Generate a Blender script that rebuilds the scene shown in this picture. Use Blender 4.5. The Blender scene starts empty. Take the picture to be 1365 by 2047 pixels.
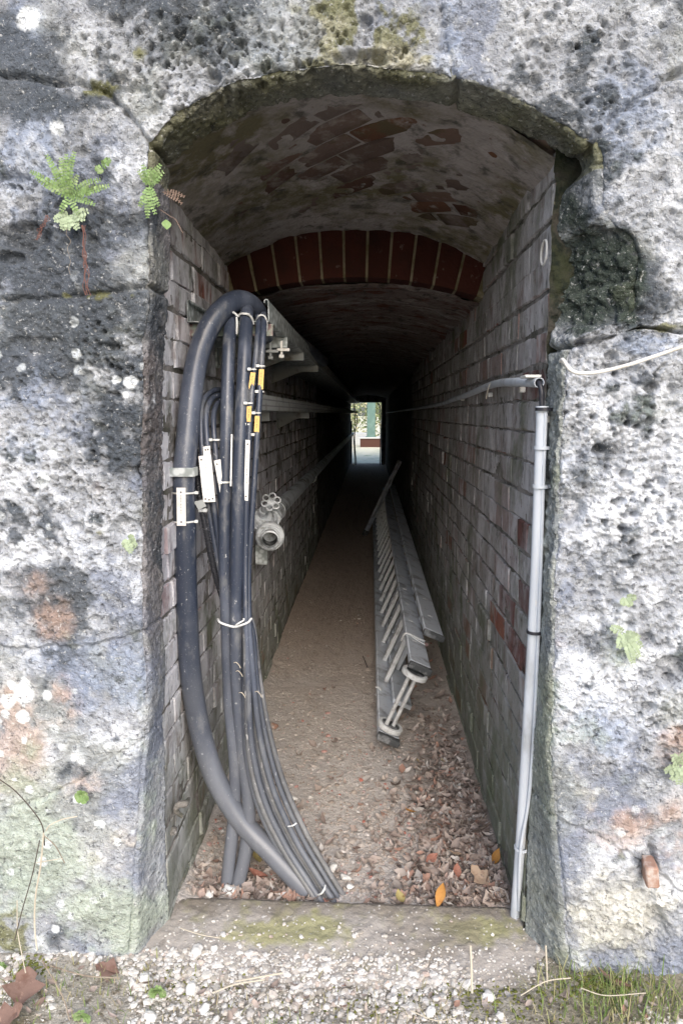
import bpy, math, random
import numpy as np
from mathutils import Vector
random.seed(7); RNG = np.random.default_rng(11)
SC = bpy.context.scene; COL = SC.collection
R = math.radians

# ------------------------------------------------------------------ camera
FPX, CX, CY, EYE = 1365.0, 682.5, 1023.5, 1.5
PITCH = R(8.2); YAW = math.atan(57.5/FPX*math.cos(PITCH))
_f = np.array([-math.sin(YAW)*math.cos(PITCH), math.cos(YAW)*math.cos(PITCH), -math.sin(PITCH)])
_r = np.array([math.cos(YAW), math.sin(YAW), 0.0]); _u = np.cross(_r, _f)
cam_d = bpy.data.cameras.new('camera'); cam = bpy.data.objects.new('camera', cam_d); COL.objects.link(cam)
cam.location = (0, 0, EYE); cam.rotation_euler = (math.pi/2-PITCH, 0, YAW)
cam_d.sensor_fit = 'VERTICAL'; cam_d.sensor_height = 36.0; cam_d.lens = 36.0*FPX/2047.0
cam_d.clip_start = 0.05; cam_d.clip_end = 2000
SC.camera = cam
# ------------------------------------------------------------------ light
SUN_EL, SUN_AZ = R(36), R(168)
w = bpy.data.worlds.new('World'); SC.world = w; w.use_nodes = True
nt = w.node_tree; nt.nodes.clear()
sky = nt.nodes.new('ShaderNodeTexSky'); sky.sky_type = 'NISHITA'; sky.sun_disc = False
sky.sun_elevation = SUN_EL; sky.sun_rotation = SUN_AZ; sky.dust_density = 3.0; sky.ozone_density = 1.0
bg = nt.nodes.new('ShaderNodeBackground'); bg.inputs['Strength'].default_value = 0.15
wo = nt.nodes.new('ShaderNodeOutputWorld')
nt.links.new(sky.outputs[0], bg.inputs[0]); nt.links.new(bg.outputs[0], wo.inputs[0])
sl = bpy.data.lights.new('sun', 'SUN'); sl.energy = 0.8; sl.angle = R(55); sl.color = (1.0, 0.995, 0.985)
so = bpy.data.objects.new('sun', sl); COL.objects.link(so)
sd = Vector((math.sin(SUN_AZ)*math.cos(SUN_EL), math.cos(SUN_AZ)*math.cos(SUN_EL), math.sin(SUN_EL)))
so.rotation_euler = sd.to_track_quat('Z', 'Y').to_euler(); so.location = (0, -4, 8)
vs = SC.view_settings; SC.display_settings.display_device = 'sRGB'
vs.view_transform = 'Standard'; vs.look = 'None'; vs.gamma = 1.0; vs.use_curve_mapping = False
vs.exposure = 1.0
SC.cycles.max_bounces = 8; SC.cycles.diffuse_bounces = 6

# ------------------------------------------------------------------ point helpers (from the surveyed camera)
def ray(px, py): return _f + _r*(px-CX)/FPX + _u*(CY-py)/FPX
C0 = np.array([0, 0, EYE])
def aty(px, py, Y): d = ray(px, py); return C0 + d*Y/d[1]
def atx(px, py, X): d = ray(px, py); return C0 + d*X/d[0]
def atz(px, py, Z=0.0): d = ray(px, py); return C0 + d*(Z-EYE)/d[2]

# ------------------------------------------------------------------ noise
def _h(ix, iy, iz, s):
    with np.errstate(over='ignore'):
        n = (ix.astype(np.int64)*374761393 + iy.astype(np.int64)*668265263 + iz.astype(np.int64)*2147483647 + s*974634721).astype(np.uint64).astype(np.uint32)
        n = (n ^ (n >> np.uint32(13)))*np.uint32(1274126177)
        n = (n ^ (n >> np.uint32(15)))*np.uint32(2246822519)
        n = n ^ (n >> np.uint32(16))
    return n.astype(np.float64)/4294967296.0
def vnoise(P, sc, s=0):
    P = np.asarray(P, float)*sc + 1000.37
    i = np.floor(P).astype(np.int64); f = P-i; f = f*f*(3-2*f); r = 0
    for a in (0, 1):
        wx = f[:, 0] if a else 1-f[:, 0]
        for b in (0, 1):
            wy = f[:, 1] if b else 1-f[:, 1]
            for c in (0, 1):
                wz = f[:, 2] if c else 1-f[:, 2]
                r = r + wx*wy*wz*_h(i[:, 0]+a, i[:, 1]+b, i[:, 2]+c, s)
    return r*2-1
def fbm(P, sc, o=4, s=0, g=0.5):
    r = 0; a = 1; t = 0
    for k in range(o):
        r = r + a*vnoise(P, sc*2**k, s+k*17); t += a; a *= g
    return r/t
def worley(P, sc, s=0):
    P = np.asarray(P, float)*sc + 500.13
    i = np.floor(P).astype(np.int64); f = P-i
    best = np.full(len(P), 9.0); rnd = np.zeros(len(P))
    for a in (-1, 0, 1):
        for b in (-1, 0, 1):
            for c in (-1, 0, 1):
                x, y, z = i[:, 0]+a, i[:, 1]+b, i[:, 2]+c
                d = np.sqrt((a+_h(x, y, z, s)-f[:, 0])**2 + (b+_h(x, y, z, s+1)-f[:, 1])**2 + (c+_h(x, y, z, s+2)-f[:, 2])**2)
                m = d < best; best = np.where(m, d, best); rnd = np.where(m, _h(x, y, z, s+3), rnd)
    return best, rnd
def sstep(a, b, x):
    t = np.clip((x-a)/(b-a), 0, 1); return t*t*(3-2*t)

# ------------------------------------------------------------------ materials
def mat(name, base, rough=0.85, layers=(), bump=(), metallic=0.0, spec=0.3, attr=None, rnd=None, rnd_ramp=None, zl=None):
    m = bpy.data.materials.new(name); m.use_nodes = True; t = m.node_tree; N = t.nodes; L = t.links; N.clear()
    out = N.new('ShaderNodeOutputMaterial'); p = N.new('ShaderNodeBsdfPrincipled'); L.new(p.outputs[0], out.inputs[0])
    p.inputs['Roughness'].default_value = rough; p.inputs['Metallic'].default_value = metallic
    p.inputs['Specular IOR Level'].default_value = spec
    geo = N.new('ShaderNodeNewGeometry'); pos = geo.outputs['Position']
    if attr:
        a = N.new('ShaderNodeAttribute'); a.attribute_name = attr; cur = a.outputs['Color']
    else:
        c = N.new('ShaderNodeRGB'); c.outputs[0].default_value = (*base, 1); cur = c.outputs[0]
    def rndval():
        oi = N.new('ShaderNodeObjectInfo'); ad = N.new('ShaderNodeMath'); ad.operation = 'ADD'
        L.new(oi.outputs['Random'], ad.inputs[0]); L.new(geo.outputs['Random Per Island'], ad.inputs[1])
        fr = N.new('ShaderNodeMath'); fr.operation = 'FRACT'; L.new(ad.outputs[0], fr.inputs[0]); return fr.outputs[0]
    rv = None
    if rnd_ramp:
        rv = rndval(); cr = N.new('ShaderNodeValToRGB'); cr.color_ramp.interpolation = 'LINEAR'
        el = cr.color_ramp.elements
        while len(el) < len(rnd_ramp): el.new(0.5)
        for e, (po, cc) in zip(el, rnd_ramp): e.position = po; e.color = (*cc, 1)
        L.new(rv, cr.inputs[0]); cur = cr.outputs[0]
    for la in layers:
        col, sc, lo, hi = la[:4]; st = la[4] if len(la) > 4 else (1, 1, 1); amt = la[5] if len(la) > 5 else 1.0; mode = la[6] if len(la) > 6 else 'MIX'
        mp = N.new('ShaderNodeMapping'); mp.inputs['Scale'].default_value = st; mp.inputs['Location'].default_value = (random.random()*9, random.random()*9, random.random()*9)
        L.new(pos, mp.inputs[0])
        if sc < 0:
            nz = N.new('ShaderNodeTexVoronoi'); nz.inputs['Scale'].default_value = -sc; o = nz.outputs['Distance']
        else:
            nz = N.new('ShaderNodeTexNoise'); nz.inputs['Scale'].default_value = sc; nz.inputs['Detail'].default_value = 6; nz.inputs['Roughness'].default_value = 0.65; o = nz.outputs[0]
        L.new(mp.outputs[0], nz.inputs['Vector'])
        mr = N.new('ShaderNodeMapRange'); mr.inputs[1].default_value = lo; mr.inputs[2].default_value = hi; mr.inputs[4].default_value = amt
        L.new(o, mr.inputs[0])
        mx = N.new('ShaderNodeMix'); mx.data_type = 'RGBA'; mx.blend_type = mode
        L.new(mr.outputs[0], mx.inputs[0]); L.new(cur, mx.inputs[6]); mx.inputs[7].default_value = (*col, 1); cur = mx.outputs[2]
    if zl:      # dirt that has splashed or grown up from the ground
        zc, z0, z1, am = zl; sx = N.new('ShaderNodeSeparateXYZ'); L.new(pos, sx.inputs[0]); nz = N.new('ShaderNodeTexNoise'); nz.inputs['Scale'].default_value = 7; nz.inputs['Detail'].default_value = 6; L.new(pos, nz.inputs['Vector'])
        ma = N.new('ShaderNodeMath'); ma.operation = 'MULTIPLY_ADD'; ma.inputs[1].default_value = -1.3*(z0-z1); ma.inputs[2].default_value = .65*(z0-z1); L.new(nz.outputs[0], ma.inputs[0])
        ad = N.new('ShaderNodeMath'); ad.operation = 'ADD'; L.new(sx.outputs[2], ad.inputs[0]); L.new(ma.outputs[0], ad.inputs[1])
        mr = N.new('ShaderNodeMapRange'); mr.inputs[1].default_value = z0; mr.inputs[2].default_value = z1; mr.inputs[4].default_value = am; L.new(ad.outputs[0], mr.inputs[0])
        mx = N.new('ShaderNodeMix'); mx.data_type = 'RGBA'; L.new(mr.outputs[0], mx.inputs[0]); L.new(cur, mx.inputs[6]); mx.inputs[7].default_value = (*zc, 1); cur = mx.outputs[2]
    if rnd:
        rv = rv or rndval(); mr = N.new('ShaderNodeMapRange'); mr.inputs[3].default_value = 1-rnd; mr.inputs[4].default_value = 1+rnd; L.new(rv, mr.inputs[0])
        hs = N.new('ShaderNodeHueSaturation'); L.new(mr.outputs[0], hs.inputs['Value']); L.new(cur, hs.inputs['Color']); cur = hs.outputs[0]
    L.new(cur, p.inputs['Base Color'])
    nrm = None
    for (sc, strg, dist) in bump:
        if sc < 0:
            nz = N.new('ShaderNodeTexVoronoi'); nz.inputs['Scale'].default_value = -sc; o = nz.outputs['Distance']
        else:
            nz = N.new('ShaderNodeTexNoise'); nz.inputs['Scale'].default_value = sc; nz.inputs['Detail'].default_value = 5; o = nz.outputs[0]
        L.new(pos, nz.inputs['Vector'])
        b = N.new('ShaderNodeBump'); b.inputs['Strength'].default_value = strg; b.inputs['Distance'].default_value = dist
        L.new(o, b.inputs['Height'])
        if nrm: L.new(nrm, b.inputs['Normal'])
        nrm = b.outputs[0]
    if nrm: L.new(nrm, p.inputs['Normal'])
    return m

M = {}
M['stone'] = mat('weathered_limestone', (.5, .5, .5), .95, attr='col', spec=.2,
    layers=[((.05, .054, .062), 60, .575, .65, (1, 1, 1), .7), ((.76, .77, .77), 85, .60, .67, (1, 1, 1), .45), ((.05, .05, .055), 170, .60, .68, (1, 1, 1), .5), ((.74, .74, .75), 230, .60, .68, (1, 1, 1), .3)],
    bump=[(80, .7, .012), (240, .8, .005), (-150, .4, .004)])
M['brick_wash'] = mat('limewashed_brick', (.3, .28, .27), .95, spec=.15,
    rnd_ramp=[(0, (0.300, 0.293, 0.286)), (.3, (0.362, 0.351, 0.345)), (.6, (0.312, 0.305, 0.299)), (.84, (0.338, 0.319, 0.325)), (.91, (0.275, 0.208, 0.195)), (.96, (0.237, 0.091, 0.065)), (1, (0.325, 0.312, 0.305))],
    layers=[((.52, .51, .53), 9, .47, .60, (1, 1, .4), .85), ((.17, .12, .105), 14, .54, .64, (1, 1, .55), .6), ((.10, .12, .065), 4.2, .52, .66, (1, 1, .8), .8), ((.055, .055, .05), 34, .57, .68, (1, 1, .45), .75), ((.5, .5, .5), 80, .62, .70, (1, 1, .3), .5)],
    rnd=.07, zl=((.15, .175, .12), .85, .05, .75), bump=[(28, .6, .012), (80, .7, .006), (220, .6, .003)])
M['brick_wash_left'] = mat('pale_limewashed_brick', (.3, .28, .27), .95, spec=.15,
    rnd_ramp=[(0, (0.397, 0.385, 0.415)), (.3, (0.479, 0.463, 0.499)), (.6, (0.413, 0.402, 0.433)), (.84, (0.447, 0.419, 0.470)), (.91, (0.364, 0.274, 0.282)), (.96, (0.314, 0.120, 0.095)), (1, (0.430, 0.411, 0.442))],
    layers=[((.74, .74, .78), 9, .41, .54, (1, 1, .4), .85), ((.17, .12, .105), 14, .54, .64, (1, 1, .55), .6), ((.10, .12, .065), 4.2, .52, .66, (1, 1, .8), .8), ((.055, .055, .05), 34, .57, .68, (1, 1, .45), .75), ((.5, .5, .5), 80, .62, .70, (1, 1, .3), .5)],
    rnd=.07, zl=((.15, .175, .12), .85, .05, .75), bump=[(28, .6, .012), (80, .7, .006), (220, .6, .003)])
M['brick_worn_red'] = mat('worn_red_brick', (.17, .085, .075), .93, spec=.15, rnd=.2, layers=[((.34, .315, .32), 7, .43, .60, (1, 1, .5), .9), ((.09, .06, .05), 20, .54, .66)], bump=[(28, .6, .012), (90, .7, .006)])
M['brick_red'] = mat('red_arch_brick', (.055, .018, .014), .9, spec=.15, rnd=.2,
    layers=[((.04, .016, .013), 12, .45, .62), ((.30, .27, .25), 16, .62, .74, (1, 1, 1), .7)], bump=[(60, .5, .005), (220, .4, .002)])
M['brick_vault'] = mat('vault_brick', (.2, .07, .04), .93, spec=.15, rnd_ramp=[(0, (.11, .055, .04)), (.3, (.15, .11, .095)), (.6, (.17, .14, .13)), (.9, (.13, .065, .04)), (1, (.11, .065, .05))],
    layers=[((.28, .25, .23), 14, .52, .64, (1, 1, 1), .8), ((.1, .08, .05), 7, .55, .65)], rnd=.2, bump=[(60, .6, .006), (200, .4, .002)])
M['mortar'] = mat('lime_mortar', (.25, .235, .225), .97, spec=.1, layers=[((.09, .09, .075), 8, .46, .62), ((.34, .33, .33), 25, .58, .7)], bump=[(60, .8, .01), (200, .5, .003)])
M['plaster'] = mat('old_vault_plaster', (.36, .335, .325), .97, spec=.1,
    layers=[((.17, .155, .10), 2.6, .44, .58), ((.42, .39, .39), 11, .50, .62, (1, 1, 1), .75), ((.07, .07, .06), 13, .54, .66, (1, 1, 1), .8), ((.16, .09, .07), 22, .63, .72)], bump=[(28, .7, .015), (110, .6, .005)])
M['arch_joint'] = mat('arch_joint_mortar', (.25, .22, .155), .95, spec=.1, layers=[((.14, .125, .07), 18, .45, .62)], bump=[(90, .6, .004)])
M['rear'] = mat('dark_vault_masonry', (.16, .13, .12), .95, spec=.1, layers=[((.27, .25, .24), 6, .5, .64, (.5, 3, 1)), ((.10, .045, .035), 8, .52, .62, (.6, 2, 1)), ((.06, .055, .05), 20, .55, .66)], bump=[(40, .9, .02), (140, .6, .004)])
M['mossy'] = mat('mossy_dark_masonry', (.045, .042, .036), .97, spec=.1, layers=[((.03, .034, .02), 7, .46, .6), ((.014, .018, .014), 20, .48, .6), ((.13, .12, .08), 26, .68, .76)], bump=[(50, .8, .012), (170, .6, .004)])
M['concrete'] = mat('sill_concrete', (.36, .33, .30), .95, spec=.15, attr='col',
    layers=[((.62, .60, .58), 60, .62, .68), ((.15, .135, .12), 28, .58, .7, (1, 1, 1), .6), ((.60, .58, .56), -42, .16, .08)], bump=[(50, .6, .008), (180, .6, .003)])
M['soil'] = mat('tunnel_dirt', (.2, .15, .12), .97, spec=.1, attr='col', layers=[((.42, .38, .34), 95, .6, .67, (1, 1, 1), .7), ((.15, .115, .09), 40, .6, .7, (1, 1, 1), .6)], bump=[(60, .8, .01), (190, .8, .005)])
M['gravelbed'] = mat('gravel_bed', (.36, .33, .29), .97, spec=.1, attr='col', layers=[((.14, .12, .09), 45, .5, .66), ((.62, .6, .57), 110, .58, .66)], bump=[(60, .8, .012), (170, .8, .006)])
M['pebble'] = mat('limestone_pebble', (.6, .58, .55), .9, spec=.2, rnd_ramp=[(0, (.56, .54, .51)), (.25, (.68, .67, .64)), (.5, (.36, .33, .29)), (.75, (.66, .65, .64)), (.93, (.50, .45, .40)), (1, (.46, .38, .34))], layers=[((.42, .38, .33), 60, .58, .7, (1, 1, 1), .6)], bump=[(150, .4, .003)])
M['whitestone'] = mat('white_limestone_lump', (.72, .71, .68), .9, rnd=.12, layers=[((.5, .46, .4), 40, .56, .68, (1, 1, 1), .6)], bump=[(90, .6, .006)])
M['pebble_in'] = mat('dusty_pebble', (.4, .36, .33), .93, spec=.15, rnd_ramp=[(0, (.34, .29, .25)), (.4, (.46, .42, .39)), (.7, (.30, .25, .21)), (.9, (.56, .54, .52)), (.96, (.4, .14, .10)), (1, (.5, .48, .47))], bump=[(150, .4, .003)])
M['leaf'] = mat('dry_leaf', (.2, .13, .08), .8, spec=.25, rnd_ramp=[(0, (0.179, 0.140, 0.122)), (.2, (0.403, 0.339, 0.305)), (.4, (0.269, 0.216, 0.189)), (.6, (0.515, 0.456, 0.409)), (.75, (0.224, 0.170, 0.146)), (.85, (0.370, 0.222, 0.171)), (.93, (0.582, 0.562, 0.537)), (1, (0.157, 0.123, 0.104))], layers=[((.11, .07, .05), 50, .55, .7, (1, 1, 1), .7)], bump=[(110, .3, .003)])
M['leaf_orange'] = mat('orange_leaf', (.40, .20, .055), .75, layers=[((.28, .1, .03), 50, .55, .68)], bump=[(110, .3, .003)])
M['leaf_red'] = mat('russet_leaf', (.29, .135, .10), .75, layers=[((.2, .08, .055), 50, .52, .68)], bump=[(110, .3, .003)])
M['leaf_yellow'] = mat('yellow_leaf', (.36, .30, .13), .75, layers=[((.28, .17, .05), 45, .56, .66)], bump=[(110, .3, .003)])
M['leaf_tan'] = mat('tan_leaf', (.36, .27, .20), .8, layers=[((.22, .14, .10), 45, .52, .68)], bump=[(110, .3, .003)])
M['leaf_brown'] = mat('brown_plane_leaf', (.21, .135, .11), .8, layers=[((.15, .085, .065), 35, .5, .65), ((.33, .22, .17), 60, .6, .7)], bump=[(80, .5, .004)])
M['cable'] = mat('dusty_black_cable', (.034, .044, .070), .34, spec=.55, layers=[((.13, .15, .20), 5, .47, .64, (1, 1, .3), .75), ((.22, .225, .23), 15, .55, .66, (1, 1, .5), .5), ((.55, .56, .57), 95, .635, .69, (1, 1, .6), .7), ((.5, .5, .5), 210, .64, .69, (1, 1, 1), .6)], zl=((.19, .20, .22), .95, .15, .6), bump=[(60, .12, .002), (200, .2, .001)])
M['cable_mud'] = mat('mud_splashed_cable', (.05, .057, .072), .5, spec=.45, layers=[((.22, .225, .24), 8, .42, .6, (1, 1, .4), .85), ((.5, .5, .5), 80, .58, .65, (1, 1, .6), .85), ((.07, .072, .08), 30, .52, .62)], zl=((.20, .20, .20), .9, .1, .6), bump=[(90, .3, .003)])
M['corrugated'] = mat('corrugated_black_plastic', (.03, .032, .04), .45, spec=.5, layers=[((.2, .2, .22), 40, .6, .7)])
M['tie'] = mat('white_cable_tie', (.72, .74, .74), .5, layers=[((.5, .5, .47), 30, .5, .65)])
M['plate'] = mat('white_label_plate', (.84, .83, .81), .45, layers=[((.70, .68, .64), 24, .52, .7), ((.6, .5, .4), 50, .68, .74)])
M['print'] = mat('faded_black_print', (.12, .12, .13), .7)
M['yellow'] = mat('yellow_tag', (.74, .49, .17), .45, layers=[((.82, .55, .2), 30, .5, .65)])
M['galv'] = mat('galvanised_steel', (.70, .75, .76), .45, metallic=.2, spec=.5, layers=[((.33, .37, .37), -40, .3, .6), ((.30, .27, .22), 18, .6, .72)], bump=[(120, .1, .001)])
M['galv_old'] = mat('dull_galvanised_steel', (.36, .38, .38), .6, metallic=.25, layers=[((.16, .14, .11), 15, .52, .68), ((.36, .38, .38), 30, .58, .7)], bump=[(120, .2, .001)])
M['rust'] = mat('rust_brown_steel', (.24, .17, .17), .8, layers=[((.13, .07, .05), 20, .5, .66), ((.35, .42, .36), 6, .55, .6)], bump=[(100, .4, .002)])
M['alu'] = mat('dull_aluminium', (.68, .73, .80), .5, metallic=.25, spec=.5, layers=[((.33, .35, .38), 9, .5, .66), ((.6, .57, .58), 30, .62, .7), ((.22, .16, .12), 26, .66, .74)], bump=[(140, .12, .001)])
M['alu_tube'] = mat('pale_aluminium_tube', (.68, .70, .71), .45, metallic=.25, spec=.5, layers=[((.38, .38, .38), 22, .52, .66)])
M['rubber'] = mat('dusty_rubber', (.07, .075, .08), .8, layers=[((.24, .25, .26), 24, .5, .64)])
M['wheel'] = mat('pale_grey_rubber', (.62, .64, .65), .6, layers=[((.45, .45, .44), 40, .52, .66)])
M['pvc'] = mat('grey_plastic_conduit', (.55, .595, .66), .5, spec=.4, layers=[((.36, .38, .40), 10, .52, .68, (1, 1, .3)), ((.62, .63, .64), 40, .6, .68, (1, 1, .3))])
M['pvc_white'] = mat('white_plastic', (.72, .71, .68), .5, layers=[((.55, .53, .48), 20, .5, .66)])
M['blackplastic'] = mat('black_plastic', (.025, .026, .035), .45, spec=.5)
M['castalu'] = mat('cast_alloy', (.76, .81, .86), .55, metallic=.2, layers=[((.34, .36, .37), 25, .5, .66), ((.66, .68, .68), 60, .6, .7)], bump=[(120, .25, .002)])
M['pipe'] = mat('grey_steel_pipe', (.66, .71, .76), .5, metallic=.3, layers=[((.15, .16, .165), 9, .5, .66), ((.36, .38, .39), 40, .62, .7)])
M['fern'] = mat('fern_green', (.19, .29, .11), .7, rnd=.25, layers=[((.30, .38, .2), 60, .5, .65)])
M['fern_pale'] = mat('pale_fern_green', (.33, .40, .27), .8, rnd=.2)
M['fern_dry'] = mat('dry_fern', (.2, .14, .11), .8)
M['root'] = mat('red_rootlet', (.19, .095, .08), .85)
M['twig'] = mat('dry_twig', (.30, .255, .20), .85, layers=[((.16, .12, .09), 40, .5, .65)])
M['twig_pale'] = mat('pale_stalk', (.52, .47, .38), .85)
M['twig_dark'] = mat('dark_twig', (.085, .07, .06), .85)
M['grass'] = mat('grass_blade', (.14, .22, .06), .7, rnd_ramp=[(0, (.12, .2, .045)), (.5, (.2, .26, .08)), (.75, (.38, .34, .18)), (1, (.15, .24, .07))])
M['drygrass'] = mat('dry_grass', (.36, .32, .2), .8, rnd_ramp=[(0, (.40, .35, .24)), (.6, (.28, .26, .13)), (1, (.2, .22, .08))])
M['moss'] = mat('moss', (.13, .15, .035), .95, rnd=.3, rnd_ramp=[(0, (.11, .13, .03)), (.5, (.19, .20, .05)), (1, (.14, .15, .05))])
M['foam'] = mat('white_filler', (.72, .73, .72), .9, bump=[(60, .7, .006)])
M['brickchip'] = mat('orange_brick_chip', (.36, .22, .165), .95, layers=[((.5, .44, .40), 20, .48, .62)], bump=[(70, .6, .005)])
M['greenpost'] = mat('green_painted_steel', (.13, .22, .19), .55, layers=[((.18, .28, .24), 4, .5, .65)])
M['coping'] = mat('pale_coping', (.62, .62, .6), .9)
M['plinth'] = mat('dark_red_brick', (.085, .04, .03), .9, rnd=.25, bump=[(30, .5, .01)])
M['hill'] = mat('earth_bank', (.10, .10, .05), .97, layers=[((.06, .09, .03), 2, .45, .6)], bump=[(8, .6, .05)])
M['shrub'] = mat('shrub_leaf', (.1, .15, .05), .7, rnd=.4, rnd_ramp=[(0, (.18, .25, .10)), (.6, (.30, .34, .18)), (1, (.42, .38, .26))])
M['bark'] = mat('bark', (.13, .1, .08), .9)
M['farground'] = mat('far_gravel', (.80, .74, .54), .95, layers=[((.40, .42, .22), 2.2, .54, .64), ((.75, .74, .68), 12, .55, .66)], bump=[(30, .5, .01)])

# ------------------------------------------------------------------ mesh builder
ORG = {}
def setp(o, label=None, cat=None, group=None, kind=None):
    if label: o['label'] = label
    if cat: o['category'] = cat
    if group: o['group'] = group
    if kind: o['kind'] = kind
    return o
def thing(name, loc, label, cat, group=None):
    o = bpy.data.objects.new(name, None); COL.objects.link(o); o.location = tuple(float(v) for v in loc); o.empty_display_size = .05
    ORG[o.name] = np.array(loc, float); return setp(o, label, cat, group)
def link(name, me, m=None, parent=None, origin=None):
    o = bpy.data.objects.new(name, me); COL.objects.link(o)
    if m is not None and not me.materials: me.materials.append(m)
    if parent is not None:
        o.parent = parent; ORG[o.name] = ORG[parent.name]
    else:
        ORG[o.name] = np.zeros(3) if origin is None else np.array(origin, float)
        if origin is not None: o.location = tuple(float(v) for v in origin)
    return o
def mesh_np(name, V, F, smooth=True, cols=None):
    """F: (n,4) or (n,3) int array, or list of polygons."""
    me = bpy.data.meshes.new(name); V = np.asarray(V, np.float32)
    if isinstance(F, np.ndarray):
        k = F.shape[1]; me.vertices.add(len(V)); me.vertices.foreach_set('co', V.ravel())
        me.loops.add(F.size); me.loops.foreach_set('vertex_index', F.astype(np.int32).ravel())
        me.polygons.add(len(F)); me.polygons.foreach_set('loop_start', np.arange(0, F.size, k, dtype=np.int32))
        me.update(calc_edges=True)
    else:
        me.from_pydata([tuple(map(float, v)) for v in V], [], F)
    if cols is not None:
        a = me.color_attributes.new('col', 'FLOAT_COLOR', 'POINT')
        c = np.ones((len(V), 4), np.float32); c[:, :3] = cols; a.data.foreach_set('color', c.ravel())
    me.polygons.foreach_set('use_smooth', np.full(len(me.polygons), smooth)); me.update(); return me
def frame(d):
    d = np.asarray(d, float); d = d/np.linalg.norm(d); a = np.array([0, 0, 1.0]) if abs(d[2]) < .9 else np.array([0, 1.0, 0])
    x = np.cross(a, d); x /= np.linalg.norm(x); return x, np.cross(d, x), d
def spline(P, n=8):
    P = np.asarray(P, float); Q = np.vstack([2*P[0]-P[1], P, 2*P[-1]-P[-2]]); out = []
    for i in range(1, len(Q)-2):
        a, b, c, d = Q[i-1:i+3]
        for k in range(n):
            t = k/n; out.append(.5*(2*b+(c-a)*t+(2*a-5*b+4*c-d)*t*t+(3*b-a-3*c+d)*t**3))
    out.append(P[-1]); return np.array(out)
class MB:
    def __init__(s): s.V = []; s.F = []; s.n = 0
    def add(s, V, F):
        s.V.append(np.asarray(V, float)); s.F += [tuple(int(i)+s.n for i in f) for f in F]; s.n += len(V); return s
    def box(s, c, half, ax=None, bev=0.0):
        c = np.asarray(c, float); A = np.eye(3) if ax is None else np.asarray(ax, float)
        hx, hy, hz = half; b = min(bev, hx*.6, hy*.6, hz*.6)
        if b <= 0:
            V = [c+A[0]*i*hx+A[1]*j*hy+A[2]*k*hz for i in (-1, 1) for j in (-1, 1) for k in (-1, 1)]
            return s.add(V, [(0, 1, 3, 2), (4, 6, 7, 5), (0, 4, 5, 1), (2, 3, 7, 6), (0, 2, 6, 4), (1, 5, 7, 3)])
        V = []; idx = {}
        for i in (-1, 1):
            for j in (-1, 1):
                for k in (-1, 1):
                    for a, (x, y, z) in enumerate(((hx, hy-b, hz-b), (hx-b, hy, hz-b), (hx-b, hy-b, hz))):
                        idx[i, j, k, a] = len(V); V.append(c+A[0]*i*x+A[1]*j*y+A[2]*k*z)
        F = []
        for a in range(3):
            for sg in (-1, 1):
                q = []
                for (m, n) in ((-1, -1), (1, -1), (1, 1), (-1, 1)):
                    t = [0, 0, 0]; t[a] = sg; t[(a+1) % 3] = m; t[(a+2) % 3] = n; q.append(idx[(*t, a)])
                F.append(q if sg > 0 else q[::-1])
        for a in range(3):
            b_, c_ = (a+1) % 3, (a+2) % 3
            for m in (-1, 1):
                for n in (-1, 1):
                    q = []
                    for (e, aa) in ((-1, b_), (1, b_), (1, c_), (-1, c_)):
                        t = [0, 0, 0]; t[a] = e; t[b_] = m; t[c_] = n; q.append(idx[(*t, aa)])
                    F.append(q if m*n < 0 else q[::-1])
        for i in (-1, 1):
            for j in (-1, 1):
                for k in (-1, 1):
                    q = [idx[i, j, k, a] for a in range(3)]; F.append(q if i*j*k > 0 else q[::-1])
        return s.add(V, F)
    def tube(s, P, r, sides=12, cap=True, flat=None):
        P = np.asarray(P, float); n = len(P); T = np.gradient(P, axis=0); T /= np.linalg.norm(T, axis=1)[:, None]+1e-12
        x, y, _ = frame(T[0]); r = np.broadcast_to(np.asarray(r, float), (n,)); V = []; a = np.arange(sides)*2*np.pi/sides
        for i in range(n):
            x = x-T[i]*(x@T[i]); x /= np.linalg.norm(x); y = np.cross(T[i], x)
            V.append(P[i]+r[i]*(np.cos(a)[:, None]*x+np.sin(a)[:, None]*y))
        V = np.vstack(V); F = []
        for i in range(n-1):
            for k in range(sides):
                k2 = (k+1) % sides; F.append((i*sides+k, i*sides+k2, (i+1)*sides+k2, (i+1)*sides+k))
        if cap: F.append(tuple(range(sides))[::-1]); F.append(tuple((n-1)*sides+k for k in range(sides)))
        return s.add(V, F)
    def ring(s, c, d, R_, r, seg=24, sides=8, arc=2*np.pi, a0=0, ax=None):
        x, y, _ = frame(d) if ax is None else ax
        a = a0+np.linspace(0, arc, seg+1); P = np.asarray(c)+R_*(np.cos(a)[:, None]*x+np.sin(a)[:, None]*y)
        return s.tube(P, r, sides, cap=arc < 6.28)
    def lathe(s, c, d, prof, sides=24):
        x, y, z = frame(d); a = np.arange(sides)*2*np.pi/sides; V = []; F = []
        for (h, r) in prof: V.append(np.asarray(c)+z*h+r*(np.cos(a)[:, None]*x+np.sin(a)[:, None]*y))
        for i in range(len(prof)-1):
            for k in range(sides):
                k2 = (k+1) % sides; F.append((i*sides+k, i*sides+k2, (i+1)*sides+k2, (i+1)*sides+k))
        return s.add(np.vstack(V), F)
    def prism(s, poly, d):
        poly = np.asarray(poly, float); n = len(poly); V = np.vstack([poly, poly+np.asarray(d)])
        F = [tuple(range(n))[::-1], tuple(range(n, 2*n))]+[(i, (i+1) % n, n+(i+1) % n, n+i) for i in range(n)]
        return s.add(V, F)
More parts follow.
